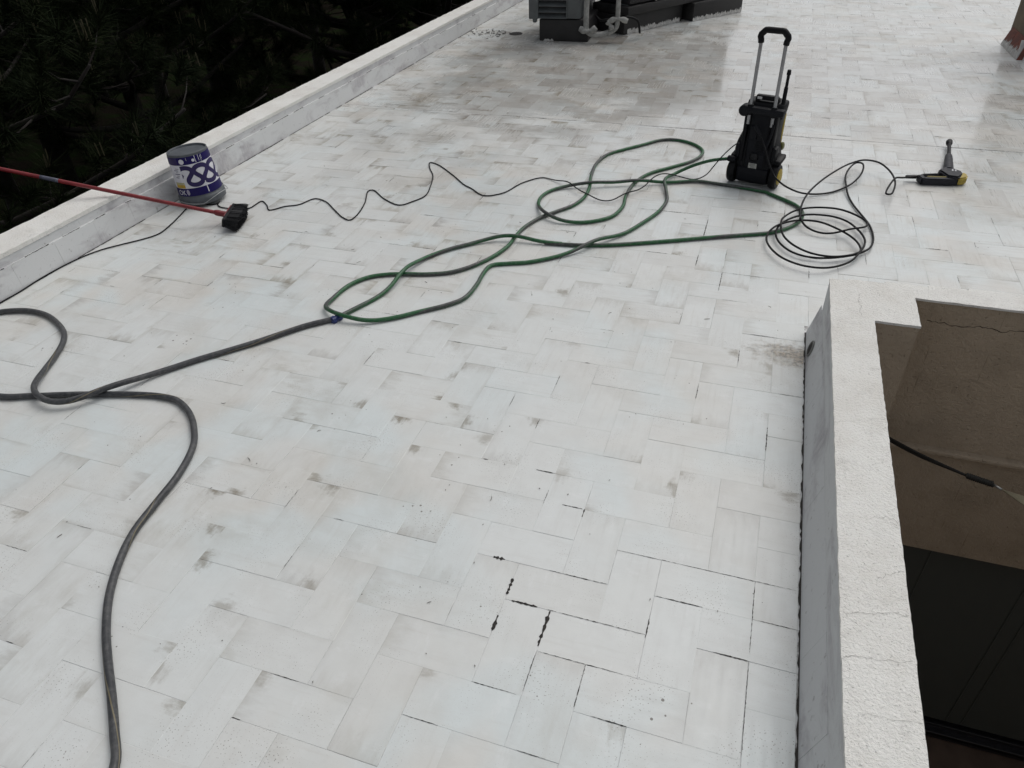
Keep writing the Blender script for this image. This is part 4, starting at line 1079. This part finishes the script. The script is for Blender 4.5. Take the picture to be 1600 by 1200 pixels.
dn = thing('roof_drain', 'dark round roof drain in the wet tiles left of the black plinth', 'drain', (-2.566, 7.712, 0))
bm = bmesh.new(); lathe(bm, [(.075, .0015), (.078, .006), (.068, .010), (.060, .004)], 28); obj('rim', bm, MAT_BITU, dn, smooth=True)
bm = bmesh.new(); bmesh.ops.create_circle(bm, cap_ends=True, radius=.066, segments=28, matrix=Matrix.Translation((0, 0, .003))); obj('hole', bm, MAT_GRIME, dn)
bm = bmesh.new()
for k in range(5): box(bm, (-.05 + .025 * k, 0, .007), (.006, 2 * math.sqrt(.0036 - (-.05 + .025 * k) ** 2) + .008, .005))
obj('grate', bm, MAT_BITU, dn)
r3 = random.Random(11); bm = bmesh.new()
for k in range(70):
    a, d = r3.uniform(2.2, 4.4), abs(r3.gauss(.14, .13)) + .05
    x, y = -2.566 + math.cos(a) * d * 1.9, 7.712 + math.sin(a) * d * .9; s = r3.uniform(.004, .018); t = r3.uniform(0, 3.1)
    ribbon(bm, [(x + math.cos(t) * s * q, y + math.sin(t) * s * q, .003) for q in (-1, 0, 1)], [s * .3, s * .8, s * .3])
g = bmesh.ops.extrude_face_region(bm, geom=bm.faces[:]); bmesh.ops.translate(bm, vec=(0, 0, .003), verts=[e for e in g['geom'] if isinstance(e, bmesh.types.BMVert)])
o = obj('leaf_litter', bm, MAT_GRIME); tag(o, 'dark leaf litter scattered beside the roof drain', 'litter'); o['kind'] = 'stuff'

# ---------------------------------------------------------------- chimney at the top right corner
ch = thing('chimney', 'brown rendered chimney with red skirting at the top right corner', 'chimney', (2.54, 7.443, 0), R(1.2))
MAT_RSK = plain('brick red skirting', (.17, .052, .035), .75, vary=.35, scale=12, bump=.3, bscale=60)
MAT_CHB = plain('brown chimney render', (.155, .118, .080), .85, vary=.35, scale=4, bump=.4, bscale=60)
obj('shaft', bx((.42, .40, .85), (.72, .70, 1.70), .006, 1), MAT_CHB, ch)
bm = bmesh.new(); box(bm, (.42, .40, 1.74), (.86, .84, .08), .012, 1); obj('cap', bm, MAT_CHB, ch)
for i, (y0, y1) in enumerate(((.0, .23), (.235, .46), (.465, .69))):
    bm = bmesh.new(); loft(bm, [[(-.002, y, .0), (.055, y, .165), (.072, y, .165), (.05, y, .0)] for y in (y0 + .03 * (i == 0) * 0, y1)])
    obj('skirting_tile', bm, MAT_RSK, ch)
for i in range(3):
    bm = bmesh.new(); loft(bm, [[(x, .0, .0), (x, .045, .165), (x, .06, .165), (x, .05, .0)] for x in (.002 + i * .245, .242 + i * .245)])
    obj('skirting_tile', bm, plain('white painted skirting', (.58, .57, .55), .6) if i == 0 else bpy.data.materials['white painted skirting'], ch)
r4 = random.Random(4); bm = bmesh.new(); prev = None
for i in range(60):
    y = .69 * i / 59; hh = .035 + .035 * r4.random() * (1 if r4.random() < .7 else 1.8)
    cur = (bm.verts.new((-.0035, y, .002)), bm.verts.new((-.0035 + .34 * hh * 1.0, y, .002 + hh)))
    if prev: bm.faces.new((prev[0], cur[0], cur[1], prev[1]))
    prev = cur
obj('paint_smear', bm, MAT_SMEAR, ch)

# ---------------------------------------------------------------- shade sail in the courtyard
Mf = Mat('beige sail cloth')
pf = Mf.pos(); wv = Mf.noise(Mf.vmul(pf, (400, 400, 400)), 1, 2)
Mf.set(col=Mf.mix(Mf.ramp(wv, .3, .7), (.24, .22, .15), (.34, .31, .22)), rough=.9)
SZ = -.35
A0, B0, D0 = Vector((1.5125, 1.4818, SZ)), Vector((4.3, 1.10, SZ + .1)), Vector((3.9, -1.6, SZ - .05))
sl = thing('shade_sail', 'beige shade sail corner at the right edge of the courtyard opening', 'shade sail', tuple(A0))
bm = bmesh.new(); N_ = 14; gr = []
for i in range(N_ + 1):
    row = []
    for j in range(N_ + 1 - i):
        u, v = i / N_, j / N_; w_ = 1 - u - v
        p = A0 * w_ + B0 * u + D0 * v
        c = (A0 + B0 + D0) / 3
        k = 4 * (u * w_ * (1 - v) ** 2 + v * w_ * (1 - u) ** 2 + u * v * (1 - w_) ** 2)
        p = p + (c - p) * .18 * k
        p.z += -.05 * 27 * u * v * w_ + .003 * mnoise.noise(Vector((u * 9, v * 9, 0)))
        row.append(bm.verts.new(p - A0))
    gr.append(row)
for i in range(N_):
    for j in range(N_ - i):
        bm.faces.new((gr[i][j], gr[i + 1][j], gr[i][j + 1]))
        if j < N_ - i - 1: bm.faces.new((gr[i + 1][j], gr[i + 1][j + 1], gr[i][j + 1]))
o = obj('cloth', bm, Mf.m, sl, smooth='all')
so = o.modifiers.new('thick', 'SOLIDIFY'); so.thickness = .003
an, k1, k2 = Vector((1.040, 1.7385, SZ)), Vector((1.3919, 1.5313, SZ)), Vector((1.4864, 1.5047, SZ))
bm = bmesh.new()
obj('ring', tube_mesh('ring', [tuple((k2 - A0) * (1 - t) + Vector((0, 0, 0)) * t) for t in (0, .5, 1)], .0055, 8, plain('dull steel', (.30, .30, .29), .35, .8)), None, sl)
rp = thing('tension_rope', 'dark strap and rope tightening the shade sail across the courtyard opening', 'rope', tuple(an))
MAT_ROPE = plain('dark rope', (.016, .015, .013), .8, vary=.4, scale=150)
for off in (-.006, .006):
    obj('strap', tube_mesh('strap', resample([(0, 0, off), tuple((k1 - an) * .5 + Vector((0, 0, -.012 + off))), tuple(k1 - an)], .02), .0055, 8, MAT_ROPE), None, rp)
hel = []
for i in range(150):
    t = i / 149; p = (k1 - an) * (1 - t) + (k2 - an) * t; a = t * 2 * math.pi * 13
    d_ = (k2 - k1).normalized(); s_ = d_.cross(Vector((0, 0, 1))).normalized(); hel.append(tuple(p + s_ * .009 * math.cos(a) + Vector((0, 0, 1)) * .009 * math.sin(a)))
obj('lashing', tube_mesh('lashing', hel, .0048, 6, MAT_ROPE), None, rp)

# ---------------------------------------------------------------- pine wood beyond the left parapet
ZG = -6.2
gnd = bmesh.new()
bmesh.ops.create_grid(gnd, x_segments=60, y_segments=60, size=70)
for v in gnd.verts:
    v.co = Vector((v.co.x - 45, v.co.y + 25, ZG + .5 * mnoise.noise(Vector((v.co.x * .12, v.co.y * .12, 0))) - .02))
for f in [f for f in gnd.faces if f.calc_center_median().x > 14]: gnd.faces.remove(f)
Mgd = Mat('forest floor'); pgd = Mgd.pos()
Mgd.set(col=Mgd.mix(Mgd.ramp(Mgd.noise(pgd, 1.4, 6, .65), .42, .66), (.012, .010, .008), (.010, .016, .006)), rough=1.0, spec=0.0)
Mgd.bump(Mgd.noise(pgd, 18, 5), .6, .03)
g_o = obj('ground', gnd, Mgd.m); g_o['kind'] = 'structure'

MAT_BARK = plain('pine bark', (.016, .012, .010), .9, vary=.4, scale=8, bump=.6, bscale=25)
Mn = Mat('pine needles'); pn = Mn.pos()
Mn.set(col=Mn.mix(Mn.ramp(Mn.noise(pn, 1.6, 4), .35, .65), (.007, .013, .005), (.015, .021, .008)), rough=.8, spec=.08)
MAT_SHOOT = plain('pale pine shoots', (.085, .075, .04), .8, vary=.3, scale=3)

def pine_data(seed, height, radius, n_limb, tufts):
    """trunk+limb tubes, needle triangles and upright shoots of one pine"""
    rg = np.random.default_rng(seed); rd = random.Random(seed)
    limbs, tips = [], []
    lean = Vector((rd.uniform(-.25, .25), rd.uniform(-.25, .25), 0))
    def trunk(t): return Vector((0, 0, height * t)) + lean * t * t + Vector((.12 * math.sin(3 * t + seed), .12 * math.cos(2.3 * t), 0)) * t
    for k in range(n_limb):
        t = .34 + .63 * ((k + .5) / n_limb) ** .9; az = k * 2.399 + rd.uniform(-.3, .3)
        L = radius * (1.12 - .82 * ((t - .34) / .63) ** 1.6) * rd.uniform(.8, 1.12)
        o = trunk(t); d = Vector((math.cos(az), math.sin(az), 0)); pts = []
        for q in range(6):
            s = q / 5; pts.append(o + d * L * s + Vector((0, 0, L * (.16 * s + .22 * s * s) + .05 * math.sin(5 * s + k))) + Vector((rd.gauss(0, .05), rd.gauss(0, .05), 0)) * s)
        limbs.append((pts, .045 * (1.2 - t) + .014))
        for m in range(tufts):
            s = .30 + .72 * (m / (tufts - 1)) ** .8; i = min(4, int(s * 5)); p = pts[i].lerp(pts[i + 1], min(1, s * 5 - i))
            sd = Vector((-d.y, d.x, 0)) * rd.uniform(-1, 1) * L * .34 * (1.15 - s * .45)
            c = p + sd + Vector((0, 0, rd.uniform(-.05, .24)))
            if m % 2 == 0: limbs.append(([p, p.lerp(c, .6) - Vector((0, 0, .03)), c], .009))
            a = (d * .55 + sd.normalized() * .35 + Vector((rd.gauss(0, .25), rd.gauss(0, .25), .75))).normalized()
            tips.append((c, a))
    tips.append((trunk(1.0), Vector((0, 0, 1))))
    NV, n_n = [], 105
    SV, SF = [], []
    for c, a in tips:
        a_ = np.array(a); c_ = np.array(c)
        u = np.cross(a_, [0.3, .8, .1]); u /= np.linalg.norm(u); v = np.cross(a_, u)
        ph_ = rg.uniform(0, 2 * np.pi, n_n); al = rg.uniform(.35, 1.45, n_n); ln = rg.uniform(.14, .25, n_n)
        dirs = np.cos(al)[:, None] * a_ + np.sin(al)[:, None] * (np.cos(ph_)[:, None] * u + np.sin(ph_)[:, None] * v)
        base = c_ + a_ * (rg.uniform(-.10, .07, n_n)[:, None])
        tip = base + dirs * ln[:, None]; tip[:, 2] -= .02
        wd = np.cross(dirs, rg.normal(size=(n_n, 3))); wd /= np.linalg.norm(wd, axis=1)[:, None]; wd *= .0034
        NV.append(np.stack([base - wd, base + wd, tip], 1).reshape(-1, 3))
        if rd.random() < .26:
            for q in range(rd.randint(2, 4)):
                b = Vector(c) + a * .06 + Vector((rd.gauss(0, .018), rd.gauss(0, .018), 0)); L = rd.uniform(.06, .13); n = len(SV); r_ = .0045
                tp = b + Vector((rd.gauss(0, .008), rd.gauss(0, .008), L))
                for z in (b, tp): SV += [z + Vector((r_, 0, 0)), z + Vector((-r_ * .5, r_ * .87, 0)), z + Vector((-r_ * .5, -r_ * .87, 0))]
                SF += [(n, n + 1, n + 4, n + 3), (n + 1, n + 2, n + 5, n + 4), (n + 2, n, n + 3, n + 5), (n + 3, n + 4, n + 5)]
    NV = np.concatenate(NV)
    me = bpy.data.meshes.new('needles'); n = len(NV)
    me.vertices.add(n); me.vertices.foreach_set('co', NV.astype(np.float32).ravel())
    me.loops.add(n); me.loops.foreach_set('vertex_index', np.arange(n, dtype=np.int32))
    me.polygons.add(n // 3); me.polygons.foreach_set('loop_start', np.arange(0, n, 3, dtype=np.int32))
    me.update(calc_edges=True); me.materials.append(Mn.m)
    tm = tube_mesh('trunk', [tuple(trunk(t)) for t in np.linspace(0, 1, 16)], .13, 10, MAT_BARK, taper=lambda t: 1.15 - .95 * t)
    bm = bmesh.new()
    for pts, r in limbs:
        m_ = tube_mesh('tmp', [tuple(p) for p in pts], r, 5, None, taper=lambda t: 1 - .75 * t, uv=False)
        bm.from_mesh(m_); bpy.data.meshes.remove(m_)
    lm = bpy.data.meshes.new('branches'); bm.to_mesh(lm); bm.free(); lm.materials.append(MAT_BARK)
    sm = bpy.data.meshes.new('shoots'); sm.from_pydata([tuple(v) for v in SV], [], SF); sm.materials.append(MAT_SHOOT)
    return tm, lm, me, sm
KINDS = [pine_data(3, 6.0, 2.2, 34, 18), pine_data(8, 6.0, 2.0, 36, 17), pine_data(15, 6.0, 2.4, 34, 18)]
def pine(kind, loc, s, rz, label):
    t = thing('pine_tree', label, 'tree', loc, rz, 'pines beyond the left parapet')
    t.scale = (s, s, s)
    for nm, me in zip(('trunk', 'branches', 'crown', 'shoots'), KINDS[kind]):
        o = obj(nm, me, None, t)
        if nm in ('shoots', 'branches', 'crown'): o['kind'] = 'stuff'
    return t
PINES = [(0, (-8.3, 3.6), 1.45, .3, 'dark pine crown behind the red broom pole at the left edge'),  # taller ones scaled up so their unseen tops hold back sky light
         (1, (-9.2, 8.6), 1.40, 1.9, 'dark pine with pale upright shoots in the middle of the wood'),
         (2, (-12.0, 5.6), 1.62, 3.3, 'dark pine crown filling the top left corner'),
         (0, (-8.0, 13.2), 1.30, 4.0, 'dark pine rising behind the far stretch of the parapet'),
         (2, (-6.3, 6.6), .80, 5.2, 'low dark pine close to the parapet above the paint bucket')]
for k, (x, y), s, rz, lab in PINES:
    pine(k, (x, y, ZG), s, rz, lab)
r5 = random.Random(21)
FAR = [(-12.5, 9.5), (-11.3, 13.6), (-14.8, 6.2), (-9.6, 17.0), (-14.5, 17.5), (-17.5, 11.5), (-13.0, 23.0), (-19.5, 20.0), (-8.2, 22.5), (-20.5, 6.0), (-24.5, 14.5), (-18.5, 28.0), (-12.0, 30.0), (-26.0, 23.0), (-7.0, 16.2), (-5.6, 13.6), (-6.6, 28.0), (-8.9, -.6), (-13.5, 1.5), (-5.2, 19.5)]
for i, (x, y) in enumerate(FAR):
    pine(i % 3, (x + r5.uniform(-.4, .4), y + r5.uniform(-.4, .4), ZG), r5.uniform(1.5, 2.0), r5.uniform(0, 6), 'dark pine standing among others in the shadowed wood beyond the parapet')  # height raised so crowns above the view shade the wood below
